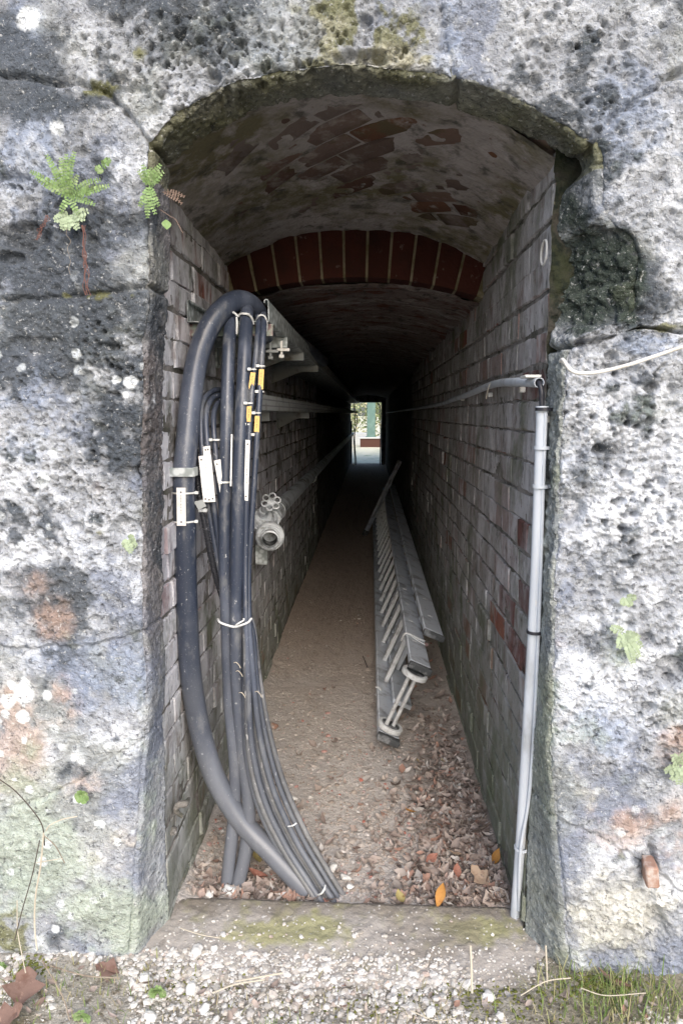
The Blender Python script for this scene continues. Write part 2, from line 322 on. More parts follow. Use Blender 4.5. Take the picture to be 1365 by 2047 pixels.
    def build(s, name, m, parent=None, label=None, cat=None, group=None, kind=None, smooth=True, ang=40):
        V = np.vstack(s.V)
        if parent is not None: org = ORG[parent.name]
        else: org = np.array([(V[:, 0].min()+V[:, 0].max())/2, (V[:, 1].min()+V[:, 1].max())/2, V[:, 2].min()])
        if kind in ('structure',): org = np.zeros(3)
        me = mesh_np(name, V-org, s.F, smooth)
        if smooth:
            try: me.set_sharp_from_angle(angle=R(ang))
            except Exception: pass
        o = link(name, me, m, parent, None if parent is not None else org)
        if parent is not None: ORG[o.name] = org
        return setp(o, label, cat, group, kind)
def gridF(nu, nv):
    i = np.arange(nu-1)[:, None]*nv+np.arange(nv-1)[None, :]; i = i.ravel()
    return np.stack([i, i+nv, i+nv+1, i+1], 1)
def px(lst):
    out = []
    for e in lst: out.append(np.array(e[1:], float) if e[0] == 'w' else aty(*e))
    return np.array(out)

XL, XR, Y0 = -.583, .447, 1.80     # tunnel side walls, front end of the brickwork
YRING, YEND = 2.85, 21.0
XC, HW = (XL+XR)/2, (XR-XL)/2
YF, TH = 1.66, .14                  # stone front plane, stone depth
#--SECTION stone wall
# ================================================================== STONE FRONT WALL
out_pts = [(-.650, -.07), (-.645, .009), (-.609, .34), (-.57, .723), (-.564, 1.031), (-.552, 1.411), (-.539, 1.651), (-.517, 1.813), (-.514, 1.971), (-.510, 2.085), (-.503, 2.118),
  (-.457, 2.166), (-.392, 2.202), (-.311, 2.238), (-.208, 2.257), (-.106, 2.266), (-.005, 2.264), (.119, 2.247), (.208, 2.230), (.298, 2.199), (.388, 2.155), (.468, 2.109),
  (.508, 2.088), (.511, 2.02), (.512, 1.955), (.538, 1.925), (.585, 1.905), (.604, 1.85), (.596, 1.79), (.605, 1.75), (.575, 1.715), (.515, 1.70), (.462, 1.678), (.455, 1.64), (.449, 1.53), (.447, 1.169), (.453, .85), (.458, .649), (.48, .442), (.519, .156), (.541, -.02), (.545, -.07)]
out_pts = np.array(out_pts); DS = .0034
seg = np.r_[0, np.cumsum(np.linalg.norm(np.diff(out_pts, axis=0), axis=1))]; NS = int(seg[-1]/DS)
ss = np.linspace(0, seg[-1], NS); O = np.stack([np.interp(ss, seg, out_pts[:, k]) for k in (0, 1)], 1)
def smooth1(a, sig):
    k = int(sig*3)+1; g = np.exp(-.5*(np.arange(-k, k+1)/sig)**2); g /= g.sum(); return np.convolve(np.pad(a, k, mode='edge'), g, 'valid')
O3_ = np.stack([O[:, 0], 0*ss, O[:, 1]], 1)
O[:, 0] += .009*fbm(O3_, 9, 4, 301, .6)*np.sign(O[:, 0]); O[:, 1] += .008*fbm(O3_, 9, 4, 302, .6)*(O[:, 1] > 1.68)
O = np.stack([smooth1(O[:, 0], 3), smooth1(O[:, 1], 3)], 1)
sA, sB = seg[10], seg[22]
ang = np.where(ss < sA, 180.0, np.where(ss > sB, 0.0, 150-120*(ss-sA)/(sB-sA)))
ang = np.radians(smooth1(ang, .10/DS)); D = np.stack([np.cos(ang), np.sin(ang)], 1)
# neighbour normal of the outline (points out of the stone into the opening)
tan = np.gradient(O, axis=0); tan /= np.linalg.norm(tan, axis=1)[:, None]; nin = np.stack([tan[:, 1], -tan[:, 0]], 1)
rv = np.r_[-TH-.05, np.arange(-TH, 0, .0042), np.arange(0, .5, .0034), .506, .514, .526, .545, .57, .61, .67, .76, .9, 1.1, 1.4, 1.8, 2.4, 3.2, 4.2]
NR = len(rv)
Rr = np.broadcast_to(rv, (NS, NR))
fr = np.clip(Rr, 0, None)
X = O[:, 0:1]+D[:, 0:1]*fr; Z = O[:, 1:2]+D[:, 1:2]*fr; Yy = YF+np.clip(-Rr, 0, TH)
back = Rr < -TH-.01
X = np.where(back, O[:, 0:1]+D[:, 0:1]*.12, X); Z = np.where(back, O[:, 1:2]+D[:, 1:2]*.12, Z)
tb = np.clip(-Rr/TH, 0, 1); low = np.where(X > 0, sstep(2.10, 2.02, Z), sstep(1.62, 1.50, Z)); X = X+tb*low*(Rr >= -TH-.01)*.92*(np.clip(X, XL+.006, XR+.002)-X)
P = np.stack([X, Yy, Z], -1); Pf = P.reshape(-1, 3)
# normal field: front (-Y) blended to inward normal over the edge
wgt = sstep(-.03, .03, Rr)[..., None]
Nn = wgt*np.array([0, -1.0, 0])+(1-wgt)*np.stack([nin[:, 0], np.zeros(NS), nin[:, 1]], 1)[:, None, :]
Nn /= np.linalg.norm(Nn, axis=-1, keepdims=True)+1e-9
fine = (Rr < .52).ravel()
def fmask(fn, *a):
    r = np.zeros(len(Pf)); r[fine] = fn(Pf[fine], *a); return r
# joints (pixel lines on the front face) -> s as a function of r
JL = {'L1': [(297, 1475), (230, 1515), (130, 1575), (0, 1622)], 'L2': [(292, 1263), (180, 1290), (0, 1299)], 'L3': [(300, 573), (200, 583), (120, 592), (0, 598)],
      'A1': [(302, 290), (260, 240), (200, 185), (120, 165), (0, 148)], 'A2': [(917, 160), (903, 120), (888, 60), (882, 0)], 'A3': [(1193, 288), (1215, 245), (1290, 190), (1365, 135)],
      'R1': [(1138, 690), (1230, 672), (1280, 655), (1365, 664)], 'R2': [(1103, 1640), (1170, 1665), (1280, 1722), (1365, 1792)]}
order = ['L1', 'L2', 'L3', 'A1', 'A2', 'A3', 'R1', 'R2']
XZ = np.stack([X, Z], -1); rpos = np.where(rv >= 0)[0]; sj = {}
for k in order:
    rs, si = [], []
    for q in spline(np.array([aty(a, b, YF) for a, b in JL[k]]), 6):
        d2 = (XZ[:, rpos, 0]-q[0])**2+(XZ[:, rpos, 1]-q[2])**2; i, j = np.unravel_index(d2.argmin(), d2.shape); rs.append(rv[rpos[j]]); si.append(i)
    o_ = np.argsort(rs); sj[k] = np.interp(rv, np.array(rs)[o_], np.array(si)[o_])
S_i = np.arange(NS)[:, None]+0*Rr
dsl = np.linalg.norm(np.gradient(XZ, axis=0), axis=-1)+1e-6
warp = (fmask(fbm, 14, 3, 5)*.010+fmask(fbm, 60, 2, 6)*.004).reshape(NS, NR)
bid = np.zeros((NS, NR), int); jd = np.full((NS, NR), 9.0)
JW = {'L1': .35, 'L2': .5, 'L3': .8, 'A1': 1.0, 'A2': .7, 'A3': .9, 'R1': 1.3, 'R2': .45}
jdep = np.zeros((NS, NR))
for n_, k in enumerate(order):
    e = (S_i-sj[k][None, :])*dsl+warp; bid += (e > 0).astype(int)
    jd = np.minimum(jd, np.abs(e)); jdep = np.maximum(jdep, JW[k]*np.exp(-(np.abs(e)/.007)**2)*.020)
bid = np.where(Rr > .52, bid+20, bid)
# regional weights from the photo (pixel centre, radii)
pxr = ((Pf-C0)@_r); pxu = ((Pf-C0)@_u); pxf = ((Pf-C0)@_f)
U = CX+FPX*pxr/pxf; W_ = CY-FPX*pxu/pxf     # survey coordinates of each wall point, only used to look up where stains sit
def blob(lst):
    r = np.zeros(len(Pf))
    for (cx, cy, rx, ry, st) in lst: r = np.maximum(r, st*np.exp(-((U-cx)/rx)**2-((W_-cy)/ry)**2))
    return r
n1 = fmask(fbm, 2.2, 3, 1); n2 = fmask(fbm, 7, 4, 2); n3 = fmask(fbm, 24, 4, 3, .6); n6 = fmask(fbm, 4.2, 6, 14, .68); n7 = fmask(fbm, 3.1, 5, 15, .62); n4 = fmask(fbm, 70, 3, 4, .6)
pit = np.clip(blob([(1240, 950, 260, 420, 1.0), (1300, 1380, 160, 180, .9), (1250, 120, 250, 220, .75), (700, 60, 220, 110, 1.0), (420, 130, 280, 140, .8), (120, 420, 200, 160, .7), (170, 900, 250, 380, .65), (1230, 480, 150, 120, .6), (1250, 1900, 200, 120, .7)]), .12, 1)
# reveal of arch is smoother and mossy
w1, q1 = worley(Pf[fine]*np.array([1, 1, 1.25]), 19, 21); w2, q2 = worley(Pf[fine]+.004*np.stack([n4, n4, n4], 1)[fine], 46, 31); w3, q3 = worley(Pf[fine]*np.array([1, 1, 1.3]), 78, 41)
def full(a): r = np.zeros(len(Pf)); r[fine] = a; return r
p1 = full(np.where(q1 > .62, sstep(.40, .16, w1)*(q1-.3), 0)); p2 = full(np.where(q2 > .5, sstep(.42, .18, w2)*q2, 0)); p3 = full(np.where(q3 > .45, sstep(.42, .20, w3)*q3, 0))
pn = sstep(-.25, .35, n2+.4*n1)
n5 = fmask(fbm, 150, 2, 8)
rdg = 1-np.abs(fmask(fbm, 17, 4, 12, .6))*2.2
disp = n1*.014+n2*.016+n3*.011*(.35+pit)+n4*.0085*(.35+pit)+n5*.0045*(.4+pit)-np.abs(n3)*.008*pit-.012*pit*np.clip(rdg-.55, 0, 1)
disp -= pit*(.060*p1*sstep(-.1, .4, pn+.25)+  .042*p2*(.3+.7*pn)+.026*p3*(.35+.65*sstep(-.2, .25, n1+.6*n2)))
Rf = Rr.ravel()
disp -= .014*np.exp(-(Rf/.014)**2)*(1+.8*n3)
disp = np.where(Rf < -.01, disp*np.where(Pf[:, 2] > 2.05, .95, .6), disp)
notch = np.exp(-((Pf[:, 2]-1.81)/.10)**4)*(Pf[:, 0] > .40)*(Rf < .02); disp += notch*(.03*n3+.016*n4+.02*n2-.012)
edgebite = np.exp(-(Rf/.03)**2)*np.clip(n2+n3*.6, 0, 1)*.022; disp -= edgebite
for (cx, cy, rx, ry, dp) in [(1235, 560, 50, 85, .0), (60, 690, 60, 18, .012), (45, 470, 55, 26, .028), (25, 355, 40, 10, .018), (20, 515, 26, 14, .028), (250, 1060, 32, 24, .028), (280, 940, 12, 12, .03), (1145, 1020, 28, 30, .035), (1240, 745, 60, 22, .012), (1345, 1340, 32, 38, .03), (1300, 1740, 16, 50, .03), (1310, 1850, 26, 40, .025), (600, 135, 12, 10, .025), (270, 180, 34, 12, .02), (330, 190, 18, 12, .02), (400, 85, 14, 10, .02), (730, 115, 60, 18, .03), (885, 170, 14, 30, .03)]:
    d_ = np.sqrt(((U-cx)/rx)**2+((W_-cy)/ry)**2)+.35*n3+.2*n2; disp -= dp*sstep(1.15, .6, d_)*(Rf > -.02)
PD = Pf+Nn.reshape(-1, 3)*(disp-jdep.ravel()*sstep(-.35, .1, n2+.3))[:, None]
knob = np.exp(-((PD[:, 0]-.50)/.06)**2-((PD[:, 2]-1.69)/.035)**2); PD[:, 1] -= knob*.022
# ---- colour
def mixc(c, m, col): return c*(1-m[:, None])+np.array(col)*m[:, None]
col = np.tile(np.array([.37, .375, .385]), (len(Pf), 1))
col = mixc(col, sstep(-.05, .3, n2+.8*n3)*.75, (.56, .56, .56)); col = mixc(col, sstep(.0, .32, -n2+.6*n3+.3*n1)*.75, (.19, .21, .26))
pale = blob([(1230, 1000, 190, 240, .75), (1200, 1350, 120, 190, .85), (70, 1100, 110, 130, .75), (260, 1130, 80, 120, .75), (240, 330, 70, 90, .7), (1170, 150, 110, 110, .55), (330, 240, 80, 40, .6), (100, 20, 60, 40, .6), (20, 960, 70, 120, .5), (320, 700, 30, 140, .4), (1240, 1800, 160, 150, .6), (200, 1480, 150, 190, .45), (1290, 400, 120, 150, .35), (60, 1380, 80, 60, .45), (1330, 20, 60, 40, .8)])
col = mixc(col, np.clip(sstep(.26, .80, pale+.5*n2+.7*n3), 0, 1)*.85, (.63, .635, .645))
slate = blob([(90, 760, 90, 130, .6), (80, 300, 90, 160, .6), (200, 1350, 130, 80, .75), (900, 80, 40, 90, .9), (1250, 200, 90, 120, .55), (40, 60, 70, 90, .6), (1210, 1460, 70, 70, .55), (1290, 690, 60, 26, .9), (190, 730, 120, 190, .5), (520, 100, 120, 60, .5), (330, 50, 80, 50, .4)])
col = mixc(col, sstep(.24, .55, slate+.5*n2+.4*n3)*.8, (.255, .29, .36))
dark = blob([(210, 650, 130, 70, .95), (250, 800, 85, 150, 1.0), (120, 590, 120, 30, .75), (150, 500, 190, 60, .5), (60, 640, 60, 60, .6), (350, 70, 160, 60, .6), (1140, 130, 170, 120, .4), (160, 200, 110, 40, .45), (1235, 560, 60, 105, 1.5), (1165, 555, 75, 105, 1.5), (1140, 400, 45, 110, .95), (1200, 640, 60, 30, .9), (1080, 220, 100, 50, .5), (60, 1040, 60, 60, .35), (250, 1250, 60, 40, .5), (1290, 750, 80, 30, .3)])
col = mixc(col, sstep(.26, .62, dark+.55*n2+.85*n3)*.92, (.062, .07, .078))
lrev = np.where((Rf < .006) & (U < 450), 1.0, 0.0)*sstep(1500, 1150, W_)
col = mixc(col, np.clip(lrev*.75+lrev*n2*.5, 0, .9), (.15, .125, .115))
col = mixc(col, sstep(.04, .30, n7)*.45, (.31, .315, .26))
reg = blob([(170, 620, 230, 330, 1.0), (420, 40, 420, 130, .85), (900, 80, 300, 130, .6), (1200, 200, 220, 160, .5), (1250, 620, 120, 160, .7), (60, 250, 160, 160, .6), (1240, 900, 200, 200, .25), (150, 1200, 200, 130, .35)])
col = mixc(col, sstep(.17, .42, reg*.42+n6*1.0)*.9, (.075, .084, .094))
col = mixc(col, sstep(.36, .60, reg*.30-n6*.9+n3*.25)*.7, (.60, .60, .60))
rust = blob([(30, 1480, 70, 120, .75), (130, 1400, 40, 60, .8), (110, 1230, 50, 50, .6), (180, 1570, 70, 60, .45), (1345, 1500, 45, 50, .8), (1240, 1650, 100, 45, .8), (1350, 1660, 60, 80, .7), (1120, 1280, 26, 30, .5), (200, 980, 60, 40, .25), (150, 430, 40, 20, .3), (60, 1170, 60, 40, .45), (250, 1700, 60, 90, .35)])
col = mixc(col, sstep(.15, .75, rust*(.9+1.0*n2+1.2*n3+.4*n4))*.6, (.43, .29, .215))
green = blob([(60, 1720, 110, 150, .75), (230, 1830, 150, 90, .7), (1230, 1900, 150, 60, .4), (1170, 1480, 60, 60, .35), (300, 1650, 40, 260, .45), (1090, 1500, 30, 240, .5), (1250, 1560, 50, 30, .4), (1240, 1310, 60, 50, .4), (1080, 900, 40, 180, .4)])
col = mixc(col, sstep(.22, .6, green+.4*n2+.3*n3)*.75, (.36, .40, .31))
moss = blob([(760, 70, 140, 65, 1.1), (690, 20, 110, 35, .9), (700, 125, 110, 22, .8), (200, 180, 40, 18, .7), (180, 590, 110, 12, .85), (1330, 130, 40, 50, .45), (1320, 655, 45, 12, .8), (1240, 590, 40, 60, .5), (280, 110, 18, 22, .5), (150, 1800, 260, 30, .25), (1180, 1960, 90, 25, .9), (30, 1870, 40, 50, .8), (90, 660, 10, 10, .6), (250, 45, 40, 40, .4), (200, 1065, 14, 10, .5)])
mm = sstep(.28, .62, moss*(.85+.9*n2+1.7*n3+.6*n4)); col = mixc(col, mm*.85, (.15, .145, .06))
cream = blob([(1240, 1830, 150, 120, .75), (1180, 1560, 60, 90, .5), (220, 1700, 110, 110, .45), (760, 120, 150, 50, .7), (640, 60, 80, 50, .5), (900, 260, 30, 30, .3), (420, 190, 70, 30, .5)])
col = mixc(col, sstep(.3, .7, cream+.3*n3)*.6, (.50, .46, .35))
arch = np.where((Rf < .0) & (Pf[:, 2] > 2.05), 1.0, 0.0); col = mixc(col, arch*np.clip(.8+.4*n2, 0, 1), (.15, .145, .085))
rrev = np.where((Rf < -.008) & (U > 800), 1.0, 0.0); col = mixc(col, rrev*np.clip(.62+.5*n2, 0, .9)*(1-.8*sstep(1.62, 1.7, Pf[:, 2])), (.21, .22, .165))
nk = blob([(1240, 555, 44, 95, 1.6), (1165, 550, 80, 110, 1.5), (1140, 420, 40, 110, .9)]); col = mixc(col, sstep(.35, .85, nk+.5*n3+.3*n2)*.9, (.035, .045, .034))
wl, ql = worley(Pf[fine]*np.array([1, .3, 1]), 26, 77); wl = full(wl)+9*(~fine); ql = full(ql)
lich = np.where(ql > .80, sstep(.40, .32, wl+.18*n3+.1*n4), 0)*(Rf > .0)*np.clip(blob([(60, 1390, 110, 80, 1), (40, 1600, 110, 200, 1), (200, 1600, 120, 160, .9), (150, 700, 220, 120, .7), (250, 760, 60, 60, .8), (100, 950, 160, 160, .6), (130, 260, 160, 60, .5), (100, 1800, 120, 80, .6), (1240, 1700, 200, 200, .4), (100, 1080, 160, 160, .6)])+.05, 0, 1)
col = mixc(col, lich*.95, (.80, .82, .80))
for (cx, cy, rr) in [(262, 765, 15), (252, 790, 9), (60, 38, 26), (150, 1512, 10), (48, 1385, 22), (20, 1400, 18), (46, 1432, 13), (115, 255, 14), (232, 760, 9), (62, 1575, 9), (110, 1860, 8)]:
    col = mixc(col, sstep(1.1, .8, np.hypot(U-cx, W_-cy)/rr+.35*n3+.2*n4)*.95, (.82, .83, .82))
col = np.clip(col*(1+.30*n3+.34*n4+.2*n5)[:, None]*(np.array([.925, .965, 1.03])*(1+.16*np.clip(blob([(1240, 1050, 260, 520, 1), (1250, 1800, 200, 200, 1), (150, 1650, 260, 330, .9), (60, 1100, 150, 200, .6)]), 0, 1))[:, None]), .02, .86)  # channel factors put the bluish cast of the daylight into the stone colour
# ---- split into stones
Fq = gridF(NS, NR); fb = bid.ravel()[Fq[:, 0]]
STONE_LABELS = {0: 'greenish lowest stone of the left jamb with white lichen spots', 1: 'smooth bluish stone of the left jamb with a brown stain'}
front = thing('stone_wall', (0, YF, 0), 'pitted grey limestone wall pierced by the arched opening, spotted with white lichen', 'wall')
for k in np.unique(fb):
    fk = Fq[fb == k]; vi, inv = np.unique(fk, return_inverse=True)
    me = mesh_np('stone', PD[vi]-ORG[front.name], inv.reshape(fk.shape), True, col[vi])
    o = link('stone', me, M['stone'], front)
del wl, ql, w1, w2, w3
#--SECTION hill
# earth bank over the tunnel, closing it off from the daylight
gx_, gy_ = np.meshgrid(np.linspace(-14, 14, 40), np.linspace(1.9, 20.9, 30), indexing='ij')
gz_ = 3.1+.25*np.sin(gx_*.9)*np.cos(gy_*.6); gz_ = np.where(np.abs(gx_) > 9, gz_*np.clip((14-np.abs(gx_))/5, 0, 1)-.2, gz_)
me = mesh_np('hill', np.stack([gx_, gy_, gz_], -1).reshape(-1, 3), gridF(40, 30)); o = link('hill', me, M['hill']); setp(o, kind='structure', label='earth bank covering the brick tunnel')
#--SECTION walls
# ================================================================== BRICK SIDE WALLS
CH, ZT = .088, 2.13
def brick_mesh(name, L, H, seed, dep=.045, wear=1.0):
    """front face towards +X, long side along Y"""
    nu, nv = 7, 4; u = np.array([-1, -.972, -.5, 0, .5, .972, 1])*L/2; v = np.array([-1, -.90, .90, 1])*H/2
    V = []
    g = np.random.default_rng(seed)
    for i in range(nu):
        for j in range(nv):
            e = (i in (0, nu-1))+(j in (0, nv-1))
            V.append((-(.0034*e*wear)-abs(g.normal(0, .0011*wear))-(e == 2)*g.choice([0, 0, .004, .012]), u[i]+g.normal(0, .0016), v[j]+g.normal(0, .0018)))
    F = [(i*nv+j, (i+1)*nv+j, (i+1)*nv+j+1, i*nv+j+1) for i in range(nu-1) for j in range(nv-1)]
    per = [i*nv for i in range(nu)]+[(nu-1)*nv+j for j in range(1, nv)]+[i*nv+nv-1 for i in range(nu-2, -1, -1)]+[j for j in range(nv-2, 0, -1)]
    b = len(V); V += [(-dep, V[i][1], V[i][2]) for i in per]; n = len(per)
    F += [(per[(k+1) % n], per[k], b+k, b+(k+1) % n) for k in range(n)]
    return np.array(V), F
def brick_wall(side, name, label):
    th = thing(name, (XL if side < 0 else XR, Y0, 0), label, 'wall')
    xs = XL if side < 0 else XR; rowsz = np.arange(-.044, ZT, CH)+np.random.default_rng(31+side).uniform(-.006, .006, len(np.arange(-.044, ZT, CH))); places = []
    g = np.random.default_rng(3 if side < 0 else 4)
    for ri, z in enumerate(rowsz):
        y = Y0-(.13 if ri % 2 else 0)+g.uniform(-.03, .03)
        while y < 9.0:
            L = .252 if g.random() > .16 else .122; a, b = max(y, Y0), y+L
            if b-a > .03: places.append(((a+b)/2, z+CH/2, b-a-g.choice([.0005, .001, .003, .006])))
            y = b
    places.sort(key=lambda p: p[0])
    cache = {}; n_obj = 0; st = MB()
    for (yc, zc, L) in places:
        red = side > 0 and yc < 2.25 and .55 < zc < 1.62 and g.random() < .30
        key = (round(L/.012), int(g.integers(0, 5)), bool(red))
        if key not in cache:
            V, F = brick_mesh('brick', key[0]*.012+.002, CH-.0075, hash(key) % 9999, wear=1.2); cache[key] = (V, F, None)
        V, F, me = cache[key]
        dx = abs(g.normal(0, .0022))-.001+(g.random() < .07)*g.uniform(.004, .012); rot = (g.normal(0, .007), g.normal(0, .008), (math.pi if side > 0 else 0)+g.normal(0, .008))
        xx = xs-side*(dx)
        if n_obj < 296:
            if me is None: me = mesh_np('brick', V, F, True); me.set_sharp_from_angle(angle=R(14)); me.materials.append(M['brick_worn_red'] if red else M['brick_wash' if side > 0 else 'brick_wash_left']); cache[key] = (V, F, me)
            o = link('brick', me, None, th); o.location = tuple(np.array([xx, yc, zc])-ORG[th.name]); o.rotation_euler = rot; n_obj += 1
        elif zc > 0 and yc < 7.5:
            cs, sn = math.cos(rot[2]), math.sin(rot[2]); Q = V.copy(); Q[:, 0], Q[:, 1] = V[:, 0]*cs-V[:, 1]*sn, V[:, 0]*sn+V[:, 1]*cs
            st.add(Q+np.array([xx, yc, zc]), F)
    o = st.build('far_brickwork', M['brick_wash' if side > 0 else 'brick_wash_left'], th, kind='stuff')
    # mortar bed behind, rough, with its end turned round the corner
    yy = np.concatenate([np.linspace(Y0+.006, 4.5, 260), np.linspace(4.6, 9, 60), np.linspace(9.5, YEND, 30)]); zz = np.concatenate([np.linspace(-.1, ZT+.08, 170)])
    A, B = np.meshgrid(yy, zz, indexing='ij'); Pm = np.stack([np.full_like(A, xs), A, B], -1).reshape(-1, 3)
    dd = .0055+.009*fbm(Pm, 9, 3, 9)+.004*fbm(Pm, 70, 2, 8); Pm[:, 0] += side*dd
    me = mesh_np('mortar_bed', Pm-ORG[th.name], gridF(len(yy), len(zz)))
    A2, B2 = np.meshgrid(np.linspace(.004, .30, 60), np.linspace(-.1, ZT+.08, 300), indexing='ij'); Pe = np.stack([xs+side*A2, 0*A2+Y0+.004, B2], -1).reshape(-1, 3)
    hi = sstep(1.58, 1.70, Pe[:, 2]) if side > 0 else 0*Pe[:, 2]; rg = fbm(Pe, 14, 4, 19, .6); Pe[:, 1] += .012*rg-hi*(.016+.05*np.clip(rg+.1, 0, 1)*sstep(.04, .12, A2.ravel())+.01*fbm(Pe, 50, 2, 18)); Pe[:, 0] -= side*hi*.006*(1+rg)
    link('end_face', mesh_np('end_face', Pe-ORG[th.name], gridF(60, 300)), M['mossy'], th)
    link('mortar_bed', me, M['mortar'], th)
    return th
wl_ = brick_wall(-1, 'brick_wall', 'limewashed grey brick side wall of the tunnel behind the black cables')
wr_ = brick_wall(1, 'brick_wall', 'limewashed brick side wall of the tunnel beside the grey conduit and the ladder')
#--SECTION vault
# ================================================================== FRONT VAULT
def vz(x, Y):
    t = (x-XC)/HW; zc = 2.31-.075*(Y-Y0)/(YRING-Y0); zs = 2.135-.03*(Y-Y0)/(YRING-Y0); return zs+(zc-zs)*(1-np.abs(t)**2.2)
vt = thing('brick_vault', (XC, Y0, 2.13), 'shallow vault of patchy plaster and diagonal bricks before the red brick arch', 'vault')
nx, ny = 150, 130
A, B = np.meshgrid(np.linspace(XL-.03, XR+.03, nx), np.linspace(Y0-.01, YRING+.03, ny), indexing='ij')
Pv = np.stack([A, B, vz(np.clip(A, XL, XR), B)-.6*np.clip(np.abs(A-XC)-HW, 0, 1)], -1).reshape(-1, 3)
plast = .0035+.011*fbm(Pv, 5, 3, 51)+.006*fbm(Pv, 22, 3, 52)
cen = np.exp(-((Pv[:, 0]+.02)/.22)**2-((Pv[:, 1]-2.25)/.25)**2)+.7*np.exp(-((Pv[:, 0]-.22)/.12)**2-((Pv[:, 1]-2.55)/.12)**2)
plast -= .011*cen; plast += .006*sstep(2.6, 2.8, Pv[:, 1])+.008*sstep(2.0, 1.85, Pv[:, 1])+.006*sstep(.30, .45, np.abs(Pv[:, 0]-XC))
plast = np.clip(plast, -.0065, .03); Pv[:, 2] -= plast
me = mesh_np('plaster', Pv-ORG[vt.name], gridF(nx, ny)[:, ::-1]); link('plaster', me, M['plaster'], vt)
g = np.random.default_rng(8); vc = {}
ca, sa = math.cos(R(-40)), math.sin(R(-40))
for row in range(-14, 15):
    for k in range(-6, 7):
        lu = (k+(.5 if row % 2 else 0))*.235; lv = row*.084
        x = -.03+lu*ca-lv*sa; Y = 2.32+lu*sa+lv*ca
        if not (XL+.06 < x < XR-.06 and Y0+.03 < Y < YRING-.06): continue
        key = int(g.integers(0, 5))
        if key not in vc:
            V, F = brick_mesh('brick', .224, .073, 70+key, dep=.03, wear=1.0); m_ = mesh_np('brick', V, F, True); m_.set_sharp_from_angle(angle=R(50)); m_.materials.append(M['brick_vault']); vc[key] = m_
        o = link('brick', vc[key], None, vt)
        e = .01; tx = Vector((1, 0, (vz(x+e, Y)-vz(x-e, Y))/(2*e))).normalized(); ty = Vector((0, 1, (vz(x, Y+e)-vz(x, Y-e))/(2*e))).normalized()
        nrm = -tx.cross(ty).normalized(); ly = (tx*ca+ty*sa).normalized(); lz = nrm.cross(ly).normalized()
        from mathutils import Matrix
        mw = Matrix((nrm, ly, lz)).transposed().to_4x4(); mw.translation = Vector((x, Y, vz(x, Y)-abs(g.normal(0, .0025))))-Vector(ORG[vt.name])
        o.matrix_local = mw
# ---- red brick arch ring
def zi(x): t = (x-XC)/HW; return 1.955+.085*(1-t*t)         # underside of the arch
ar = thing('brick_arch', (XC, YRING, 1.95), 'arch of dark red bricks on edge with pale joints across the tunnel', 'arch')
xs_ = np.linspace(XL-.02, XR+.02, 60); Vr = []
for x in xs_: Vr += [(x, YRING+.010, zi(x)+.004), (x, YRING+.010, vz(np.clip(x, XL, XR), YRING)+.03)]
Vr = np.array(Vr); Fr = [(2*i, 2*i+2, 2*i+3, 2*i+1) for i in range(59)]
b = MB(); b.add(Vr, Fr)
Vs = []
for x in xs_: Vs += [(x, YRING+.010, zi(x)+.004), (x, YRING+.13, zi(x)+.004)]
b.add(np.array(Vs), [(2*i, 2*i+1, 2*i+3, 2*i+2) for i in range(59)]); b.build('arch_mortar', M['arch_joint'], ar)
nb = 11; edges = np.linspace(XL+.03, XR-.02, nb+1)
for i in range(nb):
    xa, xb = edges[i]+.005, edges[i+1]-.005
    if i == 0: xa += .0
    fan = .055
    def rp(x, q):  # radial position: q 0 intrados .. 1 extrados
        return np.array([x+(x-XC)*fan*q*1.6, zi(x)+(.185 if abs(x-XC) < .4 else .16)*q])
    q = [rp(xa, .02), rp(xb, .02), rp(xb, 1), rp(xa, 1)]
    c = sum(q)/4; V = []; rr = np.random.default_rng(i)
    n_ = 5
    for j in range(n_):
        for k in range(n_):
            s_, t_ = j/(n_-1), k/(n_-1); p_ = (q[0]*(1-s_)+q[1]*s_)*(1-t_)+(q[3]*(1-s_)+q[2]*s_)*t_
            e = (j in (0, n_-1))+(k in (0, n_-1)); V.append((p_[0], YRING-rr.uniform(.002, .006)+.005*e, p_[1]))
    F = [(j*n_+k, (j+1)*n_+k, (j+1)*n_+k+1, j*n_+k+1) for j in range(n_-1) for k in range(n_-1)]
    per = [j*n_ for j in range(n_)]+[(n_-1)*n_+k for k in range(1, n_)]+[j*n_+n_-1 for j in range(n_-2, -1, -1)]+list(range(n_-2, 0, -1))
    bb = len(V); V += [(V[p][0], YRING+.11, V[p][2]) for p in per]
    F += [(per[(k+1) % len(per)], per[k], bb+k, bb+(k+1) % len(per)) for k in range(len(per))]
    MB().add(V, F).build('brick', M['brick_red'], ar)
# ---- lower rear vault with ribbed courses
rv_ = thing('rear_vault', (XC, YRING+.1, 1.95), 'dark low vault over the deep part of the tunnel', 'vault')
yy = np.concatenate([np.linspace(YRING+.1, 4.6, 170), np.linspace(4.7, 8, 50), np.linspace(8.5, YEND, 30)])
A, B = np.meshgrid(np.linspace(XL-.03, XR+.03, 90), yy, indexing='ij'); Pq = np.stack([A, B, zi(A)+.004], -1).reshape(-1, 3)
st = Pq*np.array([.35, 1, 1])
Pq[:, 2] += .02*fbm(st, 9, 3, 61)+.008*fbm(Pq, 30, 3, 62)-.012*np.abs(np.sin(Pq[:, 1]*math.pi/.082+.8*fbm(Pq, 3, 2, 64)))**.5
me = mesh_np('vault_lining', Pq-ORG[rv_.name], gridF(90, len(yy))[:, ::-1]); link('vault_lining', me, M['rear'], rv_)
